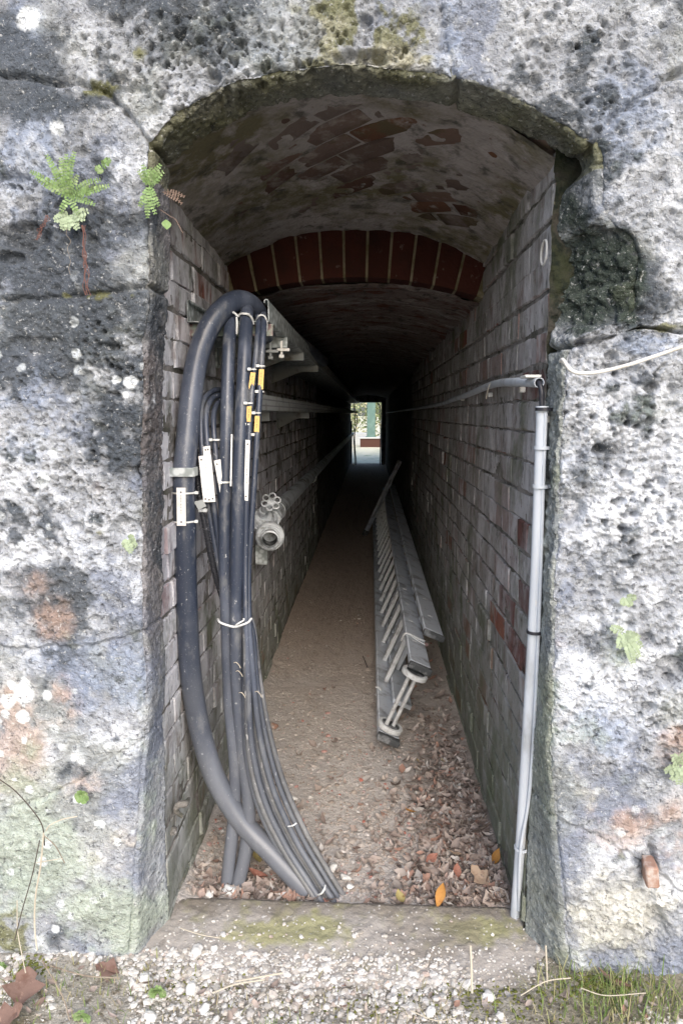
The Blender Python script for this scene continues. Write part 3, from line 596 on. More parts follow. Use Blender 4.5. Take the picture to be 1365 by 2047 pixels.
# unseen casing over and beside both vaults, added so no daylight leaks
b = MB(); b.box((XC, (Y0+YEND)/2, 2.62), (1.2, (YEND-Y0)/2-.02, .2)); b.box((XL-.45, (Y0+YEND)/2, 1.2), (.4, (YEND-Y0)/2-.03, 1.3)); b.box((XR+.45, (Y0+YEND)/2, 1.2), (.4, (YEND-Y0)/2-.03, 1.3))
b.build('daylight_casing', M['mortar'], None, kind='structure', label='unseen casing added around the tunnel to keep daylight out', smooth=False)
#--SECTION ground
# ================================================================== FLOOR, SILL, GROUND
def heightmesh(name, xa, xb, ya, yb, nx, ny, hf, cf, m, kind='structure', label=None):
    A, B = np.meshgrid(np.linspace(xa, xb, nx), np.linspace(ya, yb, ny) if not hasattr(ya, '__len__') else ya, indexing='ij')
    P_ = np.stack([A, B, 0*A], -1).reshape(-1, 3); P_[:, 2] = hf(P_); me = mesh_np(name, P_, gridF(nx, B.shape[1]), True, cf(P_))
    o = link(name, me, m); return setp(o, kind=kind, label=label)
def floor_h(P_):
    q = P_*np.array([1, 1, 0]); edge = np.minimum(P_[:, 0]-XL, XR-P_[:, 0])
    return -.012+.010*fbm(q, 2.5, 3, 71)+.006*fbm(q, 14, 3, 72)+.003*fbm(q, 50, 2, 73)+.035*np.exp(-np.clip(edge, 0, 1)/.08)+.012*np.exp(-((P_[:, 1]-1.9)/.1)**2)
def floor_c(P_):
    n = fbm(P_*np.array([1, 1, 0]), 5, 4, 74); n2 = fbm(P_*np.array([1, 1, 0]), 30, 3, 75)
    near = sstep(5.2, 2.6, P_[:, 1]); c = np.tile(np.array([.52, .43, .36]), (len(P_), 1)); c = mixc(c, near*.9, (.52, .49, .465))
    c = mixc(c, sstep(-.1, .5, n)*near*.7, (.54, .51, .49)); c = mixc(c, sstep(.1, .5, n2)*.4, (.24, .18, .14))
    c = mixc(c, sstep(.05, .3, P_[:, 0])*sstep(3.6, 3.0, P_[:, 1])*.5, (.25, .195, .16)); return c
fy = np.concatenate([np.linspace(1.86, 4, 330), np.linspace(4.02, 9, 120), np.linspace(9.2, YEND-.02, 40)])
heightmesh('path', XL-.02, XR+.02, fy, None, 170, 0, floor_h, floor_c, M['soil'], label='trodden dirt floor of the tunnel')
# concrete sill across the opening
A, B = np.meshgrid(np.linspace(-.70, .60, 260), np.linspace(0, 1, 90), indexing='ij')
prof_y = np.interp(B, [0, .12, .2, .85, .93, 1], [1.56, 1.60, 1.63, 1.878, 1.893, 1.897]); prof_z = np.interp(B, [0, .12, .2, .5, .85, .93, 1], [-.08, -.03, -.005, .018, .028, .022, -.06])
Ps = np.stack([A, prof_y, prof_z], -1).reshape(-1, 3); Ps[:, 2] += .008*fbm(Ps, 6, 3, 81)+.004*fbm(Ps, 30, 3, 82)+.002*fbm(Ps, 90, 2, 83); Ps[:, 1] += .008*fbm(Ps+5, 9, 3, 84)
n = fbm(Ps, 5, 4, 85); n2 = fbm(Ps, 28, 3, 86); c = np.tile(np.array([.36, .335, .31]), (len(Ps), 1))
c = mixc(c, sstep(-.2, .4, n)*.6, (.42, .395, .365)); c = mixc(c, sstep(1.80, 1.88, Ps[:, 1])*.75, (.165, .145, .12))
mo = np.exp(-((Ps[:, 0]-.33)/.14)**2-((Ps[:, 1]-1.79)/.06)**2)+.8*np.exp(-((Ps[:, 0]+.25)/.2)**2-((Ps[:, 1]-1.77)/.05)**2)
c = mixc(c, sstep(.18, .62, mo+.7*n+.5*n2)*.7, (.30, .30, .13)); c = mixc(c, sstep(.1, .4, fbm(Ps, 9, 4, 88))*.5, (.20, .175, .14))
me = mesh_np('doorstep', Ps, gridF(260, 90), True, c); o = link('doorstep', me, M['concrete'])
setp(o, 'worn concrete sill with yellow-green moss across the foot of the opening', 'doorstep')
# ground outside: one sheet out to the horizon
def ground_h(P_):
    q = P_*np.array([1, 1, 0]); near = np.exp(-((P_[:, 1]-1.5)/.5)**2)
    return -.012+(.012*fbm(q, 3, 3, 91)+.008*fbm(q, 14, 3, 92)+.004*fbm(q, 50, 2, 93))*near+.03*np.exp(-np.clip(1.66-P_[:, 1], 0, 9)/.10)*np.clip(np.abs(P_[:, 0]+.05)-.35, 0, .35)/.35-.02*sstep(1.5, 1.2, P_[:, 1])
def ground_c(P_):
    q = P_*np.array([1, 1, 0]); n = fbm(q, 6, 4, 94); c = np.tile(np.array([.36, .34, .30]), (len(P_), 1))
    c = mixc(c, sstep(.0, .45, n)*.8, (.17, .15, .09)); c = mixc(c, sstep(.25, .6, P_[:, 0])*.7, (.2, .18, .12)); return c
def axis(c, f, n, far): a = np.linspace(-f, f, n); t = np.geomspace(.02, far-f, 26); return np.concatenate([(c-f-t)[::-1], c+a, c+f+t])
gxs = axis(-.1, 1.3, 330, 400)
A, B = np.meshgrid(gxs, np.concatenate([-np.geomspace(.02, 400, 26)[::-1]+1.2, np.linspace(1.2, 1.70, 110), [1.72, 1.80]]), indexing='ij')
Pg = np.stack([A, B, 0*A], -1).reshape(-1, 3); Pg[:, 2] = ground_h(Pg); me = mesh_np('ground', Pg, gridF(*A.shape), True, ground_c(Pg))
setp(link('ground', me, M['gravelbed']), kind='structure', label='pale gravelly ground in front of the wall')
# ---- scattered small stuff
def ico(sub=0):
    t = (1+5**.5)/2; V = np.array([(-1, t, 0), (1, t, 0), (-1, -t, 0), (1, -t, 0), (0, -1, t), (0, 1, t), (0, -1, -t), (0, 1, -t), (t, 0, -1), (t, 0, 1), (-t, 0, -1), (-t, 0, 1)], float); V /= np.linalg.norm(V[0])
    F = [(0, 11, 5), (0, 5, 1), (0, 1, 7), (0, 7, 10), (0, 10, 11), (1, 5, 9), (5, 11, 4), (11, 10, 2), (10, 7, 6), (7, 1, 8), (3, 9, 4), (3, 4, 2), (3, 2, 6), (3, 6, 8), (3, 8, 9), (4, 9, 5), (2, 4, 11), (6, 2, 10), (8, 6, 7), (9, 8, 1)]
    for _ in range(sub):
        V = list(map(tuple, V)); mid = {}; G = []
        def m(a, b):
            k = (min(a, b), max(a, b))
            if k not in mid: p = np.array(V[a])+np.array(V[b]); V.append(tuple(p/np.linalg.norm(p))); mid[k] = len(V)-1
            return mid[k]
        for a, b, c in F: x, y, z = m(a, b), m(b, c), m(c, a); G += [(a, x, z), (b, y, x), (c, z, y), (x, y, z)]
        F = G; V = np.array(V)
    return np.array(V), np.array(F)
IV0, IF0 = ico(0); IV1, IF1 = ico(1); IV2, IF2 = ico(2)
def scatter(name, pts, sizes, base, m, label, flat=.65, squash=.3, seed=1):
    g = np.random.default_rng(seed); IV, IF = base; n = len(pts); nv = len(IV)
    a = g.uniform(0, 2*np.pi, n); sx, sy, sz = sizes*g.uniform(.75, 1.35, n), sizes*g.uniform(.7, 1.1, n), sizes*g.uniform(flat*.7, flat*1.2, n)
    V = np.repeat(IV[None], n, 0)*(1+squash*(g.random((n, nv, 1))-.5)); V[..., 0] *= sx[:, None]; V[..., 1] *= sy[:, None]; V[..., 2] *= sz[:, None]
    tl = g.normal(0, .35, n); V[..., 2] += V[..., 0]*np.sin(tl)[:, None]*.6
    X_, Y_ = V[..., 0].copy(), V[..., 1].copy(); V[..., 0] = X_*np.cos(a)[:, None]-Y_*np.sin(a)[:, None]; V[..., 1] = X_*np.sin(a)[:, None]+Y_*np.cos(a)[:, None]
    V += pts[:, None, :]; F = (IF[None]+np.arange(n)[:, None, None]*nv).reshape(-1, 3)
    return setp(link(name, mesh_np(name, V.reshape(-1, 3), F, name == 'moss'), m), kind='stuff', label=label)
g = np.random.default_rng(21)
def sillz(x, y): return np.interp(y, [1.56, 1.6, 1.63, 1.755, 1.85], [-.08, -.03, -.005, .018, .03])
N = 11000; pp = np.stack([g.uniform(-1.15, .95, N), 1.70-np.abs(g.normal(0, .15, N)), np.zeros(N)], 1); pp[:, 1] = np.where(g.random(N) < .3, g.uniform(1.30, 1.64, N), pp[:, 1])
dens = fbm(pp, 5, 3, 95)+.25*np.exp(-((pp[:, 0]+.2)/.45)**2)-.25*sstep(.15, .6, pp[:, 0]); pp = pp[(dens > .0) & (pp[:, 1] > 1.3)]
pp[:, 2] = np.maximum(ground_h(pp), np.where(np.abs(pp[:, 0]+.05) < .6, sillz(pp[:, 0], pp[:, 1]), -1))+.002
scatter('gravel', pp, np.clip(np.exp(g.normal(math.log(.0036), .62, len(pp))), .0013, .0125), (IV0, IF0), M['pebble'], 'loose pale gravel in front of the sill', seed=2)
N = 800; pq = np.stack([g.uniform(-.58, .48, N), 1.62+np.abs(g.normal(0, .085, N)), np.zeros(N)], 1); pq = pq[pq[:, 1] < 1.86]; pq[:, 2] = sillz(pq[:, 0], pq[:, 1])+.003
scatter('grit', pq, np.exp(g.normal(math.log(.0035), .4, len(pq))), (IV0, IF0), M['pebble'], 'small stones scattered on the concrete sill', seed=3)
N = 6500; pt = np.stack([g.uniform(XL+.02, XR-.02, N), 1.92+g.exponential(.75, N), np.zeros(N)], 1); pt = pt[(pt[:, 1] < 5.5)]
d_ = fbm(pt, 4, 3, 96)+.25*np.exp(-((pt[:, 0]+.08)/.2)**2)-.3*sstep(.12, .3, pt[:, 0]); pt = pt[d_ > -.12]; pt[:, 2] = floor_h(pt)+.001
scatter('floor_gravel', pt, np.exp(g.normal(math.log(.0045), .45, len(pt))), (IV0, IF0), M['pebble_in'], 'dusty gravel on the tunnel floor', seed=4)
# ---- leaves
def leaf_np(L, Wd, curl, fold, seed, lobed=False):
    g = np.random.default_rng(seed); nu, nv = 7, 5; V = []
    for i in range(nu):
        t = i/(nu-1); wd = Wd*(math.sin(math.pi*min(1, t*.97+.015))**1.05)*(1+(.35*math.cos(t*14) if lobed else 0))
        for j in range(nv):
            s = j/(nv-1)*2-1
            V.append((s*wd/2, (t-.5)*L, curl*L*((t-.5)**2*2-.2)+fold*abs(s)*wd*.6+g.normal(0, .03*Wd)))
    return np.array(V), np.array([(i*nv+j, (i+1)*nv+j, (i+1)*nv+j+1, i*nv+j+1) for i in range(nu-1) for j in range(nv-1)])
LV = [leaf_np(1, .36+.11*(k % 3), random.uniform(-.6, 1.1), random.uniform(-.5, .9), k, k % 4 == 0) for k in range(12)]
def rotm(a, b, c):
    from mathutils import Euler
    return np.array(Euler((a, b, c)).to_matrix())
def leaf_stuff(name, pts, size, m, label, seed, tilt=.42):
    g = np.random.default_rng(seed); V = []; F = []; o = 0
    for p_ in pts:
        v, f = LV[int(g.integers(0, 12))]; q = (v*size*math.exp(g.normal(0, .28)))@rotm(g.normal(0, tilt), g.normal(0, tilt), g.uniform(0, 6.28)).T+p_
        V.append(q); F.append(f+o); o += len(v)
    return setp(link(name, mesh_np(name, np.vstack(V), np.vstack(F), True), m), kind='stuff', label=label)
pl = []
while len(pl) < 2500:
    u = g.random(); y = 1.91+g.exponential(.45); x = XR-.02-abs(g.normal(0, .15)) if u < .83 else (g.uniform(-.55, -.15) if u < .93 else g.uniform(XL, XR))
    if u >= .83 and u < .93: y = 1.91+abs(g.normal(0, .09))
    if XL+.02 < x < XR-.015 and y < 4.2 and not (x > .0 and x < .17 and y > 2.9 and False): pl.append((x, y, 0))
pl = np.array(pl); pl[:, 2] = floor_h(pl)+g.uniform(.003, .020, len(pl))
leaf_stuff('leaf_litter', pl, .036, M['leaf'], 'brown leaf litter along the right side of the tunnel floor', 5)
pl2 = np.stack([g.uniform(-.9, .8, 90), 1.62-np.abs(g.normal(0, .08, 90)), np.zeros(90)], 1); pl2[:, 2] = ground_h(pl2)+.012
leaf_stuff('leaf_scraps', pl2, .022, M['leaf'], 'scraps of dead leaf in the gravel', 6)
def leaf_obj(p_, L, Wd, rot, m, label, seed=1, lobed=False, group=None, curl=.35, fold=.25):
    v, f = leaf_np(L, Wd, curl, fold, seed, lobed); q = v@rotm(*rot).T+np.asarray(p_, float)
    MB().add(q, [tuple(r) for r in f]).build('dead_leaf', m, None, label, 'leaf', group or 'fallen leaves')
def fl(x, y, z=.02): p_ = atz(x, y, .015); p_[2] = floor_h(p_[None])[0]+z; return p_
leaf_obj(aty(880, 1788, 1.90), .075, .03, (R(70), .2, R(-15)), M['leaf_orange'], 'bright orange leaf standing upright against the back of the sill', 3)
leaf_obj(fl(820, 1619), .045, .022, (.1, .2, R(70)), M['leaf_orange'], 'orange-brown leaf lying flat midway up the leaf litter', 4)
leaf_obj(fl(838, 1520), .04, .022, (.2, .3, R(55)), M['leaf_yellow'], 'ochre yellow leaf on the litter just below the ladder foot', 5)
leaf_obj(fl(888, 1522), .035, .022, (.2, -.2, R(80)), M['leaf_yellow'], 'dull yellow leaf right of the ochre leaf below the ladder', 6)
leaf_obj(fl(990, 1728, .03), .06, .028, (.5, .3, R(-20)), M['leaf_orange'], 'orange leaf leaning on the foot of the right brick wall', 7)
leaf_obj(fl(913, 1745, .03), .045, .03, (.6, .3, R(10)), M['leaf_red'], 'red leaf above the upright orange leaf', 8)
leaf_obj(fl(862, 1715, .025), .055, .03, (.2, .5, R(-45)), M['leaf_red'], 'pinkish red leaf at the left edge of the litter near the sill', 9)
leaf_obj(fl(960, 1765, .035), .085, .05, (.3, -.3, R(35)), M['leaf_tan'], 'large curled tan leaf between the red leaf and the conduit', 10, True)
leaf_obj(fl(915, 1710, .03), .07, .026, (.1, .2, R(85)), M['leaf_tan'], 'long pale tan leaf lying crosswise above the red leaf', 11)
leaf_obj(fl(800, 1795, .02), .05, .03, (.2, .1, R(20)), M['leaf_yellow'], 'pale olive leaf beside the upright orange leaf', 12)
leaf_obj(fl(515, 1752, .03), .07, .034, (.2, .1, R(75)), M['leaf_red'], 'brown-orange leaf lying right of the two cable feet', 13)
leaf_obj(fl(515, 1715, .03), .06, .035, (.3, .2, R(25)), M['leaf_yellow'], 'olive leaf behind the two cable feet', 14)
leaf_obj(atz(48, 1975, .03), .10, .085, (.35, .15, R(15)), M['leaf_brown'], 'big crumpled brown leaf on the gravel at the lower left', 15, True, curl=.2)
leaf_obj(atz(14, 2035, .03), .085, .07, (.4, .1, R(-60)), M['leaf_brown'], 'brown lobed leaf cut by the bottom left corner', 16, True)
leaf_obj(atz(215, 1938, .02), .07, .05, (.2, -.1, R(80)), M['leaf_brown'], 'flat brown leaf against the foot of the left jamb', 17, True, curl=.1)
leaf_obj(atz(1225, 1958, .03), .085, .026, (.3, .1, R(70)), M['leaf_brown'], 'narrow brown leaf in the grass at the lower right', 18)
# ---- larger white stones
def rock(p_, s, label, m=M['whitestone'], seed=0, cat='stone', name='white_stone', group='loose white stones'):
    g = np.random.default_rng(seed+100); V = IV2*np.array([1, .75, .5])*s*.86; V = V*(1+.5*fbm(IV2*1.0+seed*3.1, 1.7, 3, seed)[:, None]); V = V@rotm(g.normal(0, .2), g.normal(0, .2), g.uniform(0, 6)).T
    MB().add(V+np.asarray(p_), [tuple(f) for f in IF2]).build(name, m, None, label, cat, group, ang=60)
def gr(x, y, z=.006): p_ = atz(x, y, .0); p_[2] = max(ground_h(p_[None])[0], float(sillz(p_[0], p_[1])) if p_[1] > 1.56 else -1)+z; return p_
for k, (x, y, s, lb) in enumerate([(395, 1908, .024, 'large white stone at the left end of the mossy sill'), (290, 1955, .026, 'broad flat white stone below the foot of the left jamb'), (383, 1975, .021, 'rounded white stone below the left end of the sill'),
      (410, 2008, .017, 'white stone at the bottom edge left of centre, upper of a pair'), (775, 1965, .014, 'white stone alone in the middle of the gravel'), (975, 1990, .022, 'white stone near the right jamb beside the upright stalk'),
      (680, 2000, .015, 'pale stone among fine gravel at the bottom centre'), (300, 2025, .02, 'white stone in the bottom left gravel under the flat one'), (430, 1905, .013, 'small white stone just right of the large stone on the sill'), (860, 2020, .018, 'white stone at the bottom edge right of centre'),
      (130, 1915, .012, 'small white stone close under the lower left wall'), (615, 1978, .012, 'small bright stone left of the fine gravel patch')]):
    rock(gr(x, y), s, lb, seed=k)
for k, (x, y, s, lb) in enumerate([(665, 1725, .022, 'pale pinkish stone on the floor right of the cable bundle'), (690, 1745, .022, 'whitish stone touching the right side of the cable bundle'), (700, 1765, .016, 'small white stone behind the sill near the bundle tip'), (580, 1590, .024, 'white broken stone beside the middle of the cable bundle'), (420, 1790, .02, 'white stone behind the left end of the sill')]):
    rock(fl(x, y, .008), s, lb, seed=40+k)
rock(fl(548, 1447, .01), .03, 'pink brick fragment on the floor beside the cables', M['brickchip'], 61, 'brick fragment', 'brick_fragment', 'loose brick bits')
rock(fl(575, 1583, .02), .018, 'small reddish brick chip leaning on the white broken stone', M['brickchip'], 62, 'brick fragment', 'brick_fragment', 'loose brick bits')
#--SECTION cables
# ================================================================== CABLES
def cable(pts, r, label, m='cable', n=8, sides=16, group='black cables hanging from the tray'):
    P_ = spline(px(pts), n); sg_ = np.arange(len(P_))[:, None]*.11+len(pts)*3.3+r*900; P_ = P_+np.stack([vnoise(np.hstack([sg_, 0*sg_, 0*sg_+q]), 1, 5+q) for q in range(3)], 1)*(.0022 if r < .015 else .003); base = P_[np.argmin(P_[:, 2])]
    t = thing('cable', base, label, 'cable', group); MB().tube(P_, r, sides).build('sheath', M[m], t); return t
def quad_plate(c4, Y, m, name, parent, th=.002, dots=(), lines=0):
    Q = [aty(x, y, Y if not hasattr(Y, '__len__') else Y[i]) for i, (x, y) in enumerate(c4)]; nrm = np.cross(Q[1]-Q[0], Q[3]-Q[0]); nrm /= np.linalg.norm(nrm)
    if nrm[1] > 0: nrm = -nrm
    o = MB().prism(Q, -nrm*th).build(name, M[m], parent, smooth=False)
    if dots:
        for (u, v) in dots:
            b = MB(); c = (Q[0]*(1-u)+Q[1]*u)*(1-v)+(Q[3]*(1-u)+Q[2]*u)*v+nrm*.0006; b.lathe(c, nrm, [(0, .0028), (.0003, .0028), (.0004, .0001)], 10)
            b.build('hole', M['print'], o)
    if lines:
        b = MB(); g = np.random.default_rng(lines)
        ux = (Q[1]-Q[0])/np.linalg.norm(Q[1]-Q[0]); uy = (Q[3]-Q[0])/np.linalg.norm(Q[3]-Q[0])
        for v in np.linspace(.2, .72, lines):
            if g.random() < .2: continue
            c = (Q[0]+Q[1])/2*(1-v)+(Q[3]+Q[2])/2*v+nrm*.0005; b.box(c, (.0013*g.uniform(.5, 1.2), .0009, .0003), (ux, uy, nrm))
        b.build('print_marks', M['print'], o)
    return o
def tie_band(c, d, r, parent, name='cable_tie', m='tie', w=.0025, tail=None):
    """flat strap round a cable plus its lock head"""
    b = MB(); b.lathe(c-np.asarray(d)*w, d, [(0, r), (0, r+.0016), (2*w, r+.0016), (2*w, r)], 20)
    if tail is not None: b.box(np.asarray(c)+np.asarray(tail)*(r+.005)+np.array([0, -.004, 0]), (.0055, .004, .0042), bev=.001)
    return b.build(name, M[m], parent)
big = cable([('w', -.30, 4.4, 1.83), ('w', -.38, 3.0, 1.85), (527, 668, 2.42), (515, 628, 2.34), (495, 606, 2.27), (468, 603, 2.21), (438, 625, 2.16), (415, 660, 2.13), (395, 715, 2.10), (383, 790, 2.06), (375, 870, 2.03), (369, 950, 2.01), (369, 1050, 2.0), (370, 1150, 2.0), (375, 1270, 2.0), (386, 1380, 2.01), (404, 1470, 2.02), (432, 1556, 2.02), (482, 1640, 2.01), (545, 1706, 1.985), (600, 1765, 1.96), (640, 1806, 1.95)], .0335,
            'thickest black cable, looping over the tray end and crossing the others to the floor', sides=20)
c_ = aty(369, 942, 2.005); b = MB(); b.box(c_+np.array([0, -.037, 0]), (.034, .0025, .013), bev=.001); b.box(c_+np.array([-.034, -.012, 0]), (.0025, .027, .013), bev=.001); b.box(c_+np.array([.035, -.012, 0]), (.0025, .027, .013), bev=.001); b.box(c_+np.array([-.05, .012, 0]), (.016, .002, .013), bev=.001)
b.build('clamp', M['galv'], None, 'grey metal strap clamp holding the thickest cable to the left wall', 'clamp')
quad_plate([(353, 975), (371, 975), (372, 1051), (354, 1051)], 1.955, 'plate', 'label_plate', big, dots=[(.5, .12), (.5, .9)], lines=14)
for yy_ in (984, 1041): tie_band(aty(369, yy_, 2.0), (0, 0, 1), .0340, big, tail=(1.0, -.2, 0))
c2 = cable([('w', -.40, 4.2, 1.82), ('w', -.43, 2.9, 1.83), ('w', -.437, 2.5, 1.838), (466, 634, 2.28), (462, 636, 2.21), (459, 665, 2.16), (457, 720, 2.12), (454, 850, 2.07), (451, 1000, 2.05), (450, 1120, 2.04), (454, 1250, 2.04), (459, 1390, 2.04), (471, 1520, 2.03), (470, 1610, 2.02), (461, 1700, 1.995), (452, 1774, 1.978)], .0205, 'thick black cable with a glossy streak, left of the twin pair, ending in white filler')
c3 = cable([('w', -.36, 4.0, 1.83), ('w', -.385, 2.9, 1.84), ('w', -.392, 2.5, 1.848), (497, 621, 2.28), (493, 625, 2.21), (492, 655, 2.16), (489, 720, 2.11), (483, 850, 2.06), (477, 1000, 2.03), (474, 1130, 2.02), (474, 1250, 2.02), (476, 1370, 2.03), (485, 1500, 2.03), (498, 1610, 2.01), (492, 1690, 1.995), (476, 1772, 1.975)], .0215, 'thick dusty grey-black cable, right of the twin pair, ending in white filler')
tie_band(aty(450, 963, 2.05), (0, 0, 1), .0207, c2, tail=(-.3, -.9, 0))
quad_plate([(462, 868), (465, 868), (463, 972), (460, 972)], 2.02, 'plate', 'label_strip', c2)
# thin cables: upper course, then fanned out to the floor
def low(t, dy=0.0):
    Lp = [(488, 1250), (490, 1380), (492, 1500), (512, 1600), (553, 1690), (598, 1760), (626, 1803)]; Rp = [(505, 1250), (518, 1350), (536, 1450), (566, 1560), (612, 1665), (660, 1748), (697, 1808)]
    Ys = [2.0, 2.0, 2.0, 1.985, 1.965, 1.945, 1.928]; return [(a[0]*(1-t)+b[0]*t, a[1]*(1-t)+b[1]*t, y+dy) for a, b, y in zip(Lp, Rp, Ys)]
GC = 'thin black cables in the strapped bundle'
ca_ = cable([('w', -.35, 3.8, 1.82), ('w', -.352, 2.6, 1.83), (519, 634, 2.25), (517, 637, 2.2), (516, 665, 2.15), (511, 720, 2.11), (504, 780, 2.08), (499, 850, 2.06), (495, 930, 2.04), (492, 1010, 2.03), (491, 1120, 2.02)]+low(.25, -.012), .0092, 'thin black cable with two yellow tags and a long white strip', sides=12, group=GC)
cb_ = cable([('w', -.325, 3.8, 1.82), ('w', -.33, 2.6, 1.83), (531, 629, 2.26), (528, 632, 2.2), (527, 660, 2.15), (523, 720, 2.11), (518, 800, 2.08), (513, 880, 2.06), (508, 960, 2.05), (502, 1050, 2.04), (497, 1140, 2.03)]+low(.62, -.006), .0094, 'thin black cable with two yellow tags, outermost on the right of the bundle', sides=12, group=GC)
for par, c4, Y in ((ca_, [(501, 744), (511, 745), (506, 784), (496, 783)], 2.075), (ca_, [(494, 812), (503, 812), (501, 843), (492, 843)], 2.05), (cb_, [(518, 738), (528, 738), (526, 778), (516, 778)], 2.08), (cb_, [(510, 831), (519, 832), (518, 864), (508, 863)], 2.055)):
    quad_plate(c4, Y, 'yellow', 'yellow_tag', par, .004, lines=7)
    for (p1, p2, s_) in ((c4[0], c4[1], -6), (c4[3], c4[2], 5)):
        c_ = aty((p1[0]+p2[0])/2, (p1[1]+p2[1])/2+s_, Y+.012); tie_band(c_, (0, 0, 1), .0096, par, w=.002, tail=(-.6, -.7, 0))
quad_plate([(491, 879), (500, 880), (496, 1001), (488, 1000)], 2.022, 'plate', 'label_strip', ca_, dots=[(.5, .07), (.5, .93)], lines=34)
d1 = cable([('w', -.40, 3.6, 1.55), ('w', -.47, 2.5, 1.575), (440, 779, 2.22), (424, 782, 2.17), (409, 796, 2.13), (402, 822, 2.10), (403, 880, 2.07), (408, 940, 2.06), (418, 1020, 2.06), (432, 1100, 2.06), (450, 1180, 2.06)]+low(0, .01), .0087, 'outermost of the three thin cables arching off the lower tray', sides=12, group=GC)
d2 = cable([('w', -.39, 3.6, 1.55), ('w', -.45, 2.5, 1.57), (444, 790, 2.2), (430, 792, 2.16), (418, 806, 2.125), (412, 834, 2.09), (415, 890, 2.06), (421, 960, 2.05), (430, 1030, 2.05), (440, 1100, 2.055), (455, 1180, 2.06)]+low(.42, .012), .0087, 'middle one of the three thin cables arching off the lower tray', sides=12, group=GC)
d3 = cable([('w', -.38, 3.6, 1.55), ('w', -.43, 2.5, 1.565), (448, 801, 2.2), (438, 803, 2.16), (429, 820, 2.12), (427, 850, 2.09), (431, 900, 2.07), (438, 970, 2.06), (445, 1050, 2.06), (452, 1120, 2.06), (464, 1190, 2.065)]+low(.82, .016), .0085, 'innermost of the three thin cables arching off the lower tray', sides=12, group=GC)
for k, t_ in enumerate((.12, .5, 1.0)):
    cable([(470, 1000, 2.085), (470, 1100, 2.08), (482, 1200, 2.07)]+low(t_, .02*k-.01), .0090, ['thin dusty cable on the left edge of the lower bundle', 'thin dusty cable in the middle of the lower bundle', 'thin dusty cable on the right edge of the lower bundle'][k], 'cable_mud', sides=12, group=GC)
quad_plate([(397, 912), (422, 909), (431, 1003), (407, 1004)], 2.022, 'plate', 'label_plate', d1, dots=[(.2, .08), (.2, .93), (.5, .95), (.8, .93)], lines=9)
quad_plate([(406, 893), (420, 891), (424, 950), (409, 950)], 2.028, 'plate', 'label_plate', d2, dots=[(.35, .12), (.7, .12)])
quad_plate([(428, 921), (441, 918), (447, 990), (440, 985)], 2.035, 'plate', 'label_plate', d3, dots=[(.4, .12)])
tie_band(aty(433, 879, 2.065), (0, 0, 1), .0105, d3, tail=(-1, -.3, 0))
# corrugated conduit
cp = spline(px([(400, 830, 2.13), (394, 862, 2.09), (391, 900, 2.07), (394, 950, 2.06), (400, 1000, 2.05), (409, 1045, 2.045), (419, 1095, 2.05), (430, 1145, 2.06), (442, 1185, 2.07), (455, 1225, 2.085)]), 60)
sl_ = np.r_[0, np.cumsum(np.linalg.norm(np.diff(cp, axis=0), axis=1))]; tt = np.arange(0, sl_[-1], .00125); cq = np.stack([np.interp(tt, sl_, cp[:, k]) for k in range(3)], 1)
t = thing('corrugated_conduit', cq[-1], 'ribbed black plastic conduit between the thickest cable and the thin cables', 'conduit'); MB().tube(cq, .0088+.0016*np.sign(np.sin(tt*2*math.pi/.005)), 12).build('hose', M['corrugated'], t)
quad_plate([(388, 1003), (405, 999), (413, 1012), (397, 1019)], 2.0, 'galv_old', 'metal_tag', t); tie_band(aty(407, 1019, 2.045), (0.1, 0, 1), .0112, t, w=.005, tail=(-.3, -.9, 0))
# straps that hold several cables
def strap(pts, r, label, n=8): return MB().tube(spline(px(pts), n), r, 6).build('cable_strap', M['tie'], None, label, 'strap', 'white plastic straps')
strap([(446, 636, 2.20), (452, 626, 2.172), (462, 623, 2.165), (470, 627, 2.17), (476, 632, 2.17), (480, 628, 2.165), (487, 627, 2.155), (497, 629, 2.155), (504, 637, 2.165), (507, 648, 2.18)], .0034, 'white strap bridging the tops of the twin thick cables')
strap([(473, 634, 2.172), (474, 650, 2.165), (473, 668, 2.162)], .0034, 'loose white strap end hanging between the twin thick cables')
strap([(512, 640, 2.19), (517, 632, 2.17), (524, 630, 2.168), (531, 635, 2.17), (534, 650, 2.18), (533, 662, 2.19)], .0026, 'white strap over the tops of the two yellow-tagged cables')
strap([(436, 1238, 2.02), (440, 1244, 1.995), (455, 1250, 1.99), (470, 1253, 1.985), (484, 1249, 1.975), (496, 1244, 1.975), (503, 1236, 1.985)], .0034, 'white strap tied round the whole bundle halfway down')
strap([(470, 1253, 1.982), (474, 1248, 1.978), (487, 1240, 1.976), (487, 1236, 1.976)], .0026, 'knotted white tail on the strap halfway down the bundle')
strap([(632, 1789, 1.925), (641, 1787, 1.905), (648, 1778, 1.905), (650, 1770, 1.92)], .0032, 'pale strap near the lower tip of the cable bundle')
strap([(576, 1652, 1.95), (586, 1650, 1.94), (593, 1645, 1.945)], .0022, 'short pale strap on the right edge of the lower bundle')
g = np.random.default_rng(55)
for k, (x, y) in enumerate([(472, 1342), (478, 1385), (510, 1383), (468, 1325)]):
    a = aty(x, y, 1.985); strap_pts = [a, a+np.array([.008, -.006, .004]), a+np.array([.016, -.003, -.006]), a+np.array([.02, -.002, -.016])]
    MB().tube(spline(strap_pts, 5), .0013, 5).build('string_end', M['twig_pale'], None, ['frayed string end on the bundle under the strap', 'dangling frayed string in the middle of the bundle', 'frayed string on the right of the bundle', 'short frayed string tuck just below the strap'][k], 'string', 'frayed strings on the cables')
rock(atz(458, 1781, .008), .034, 'lump of white filler round the feet of the twin cables', M['foam'], 71, 'filler', 'white_filler', 'white filler')
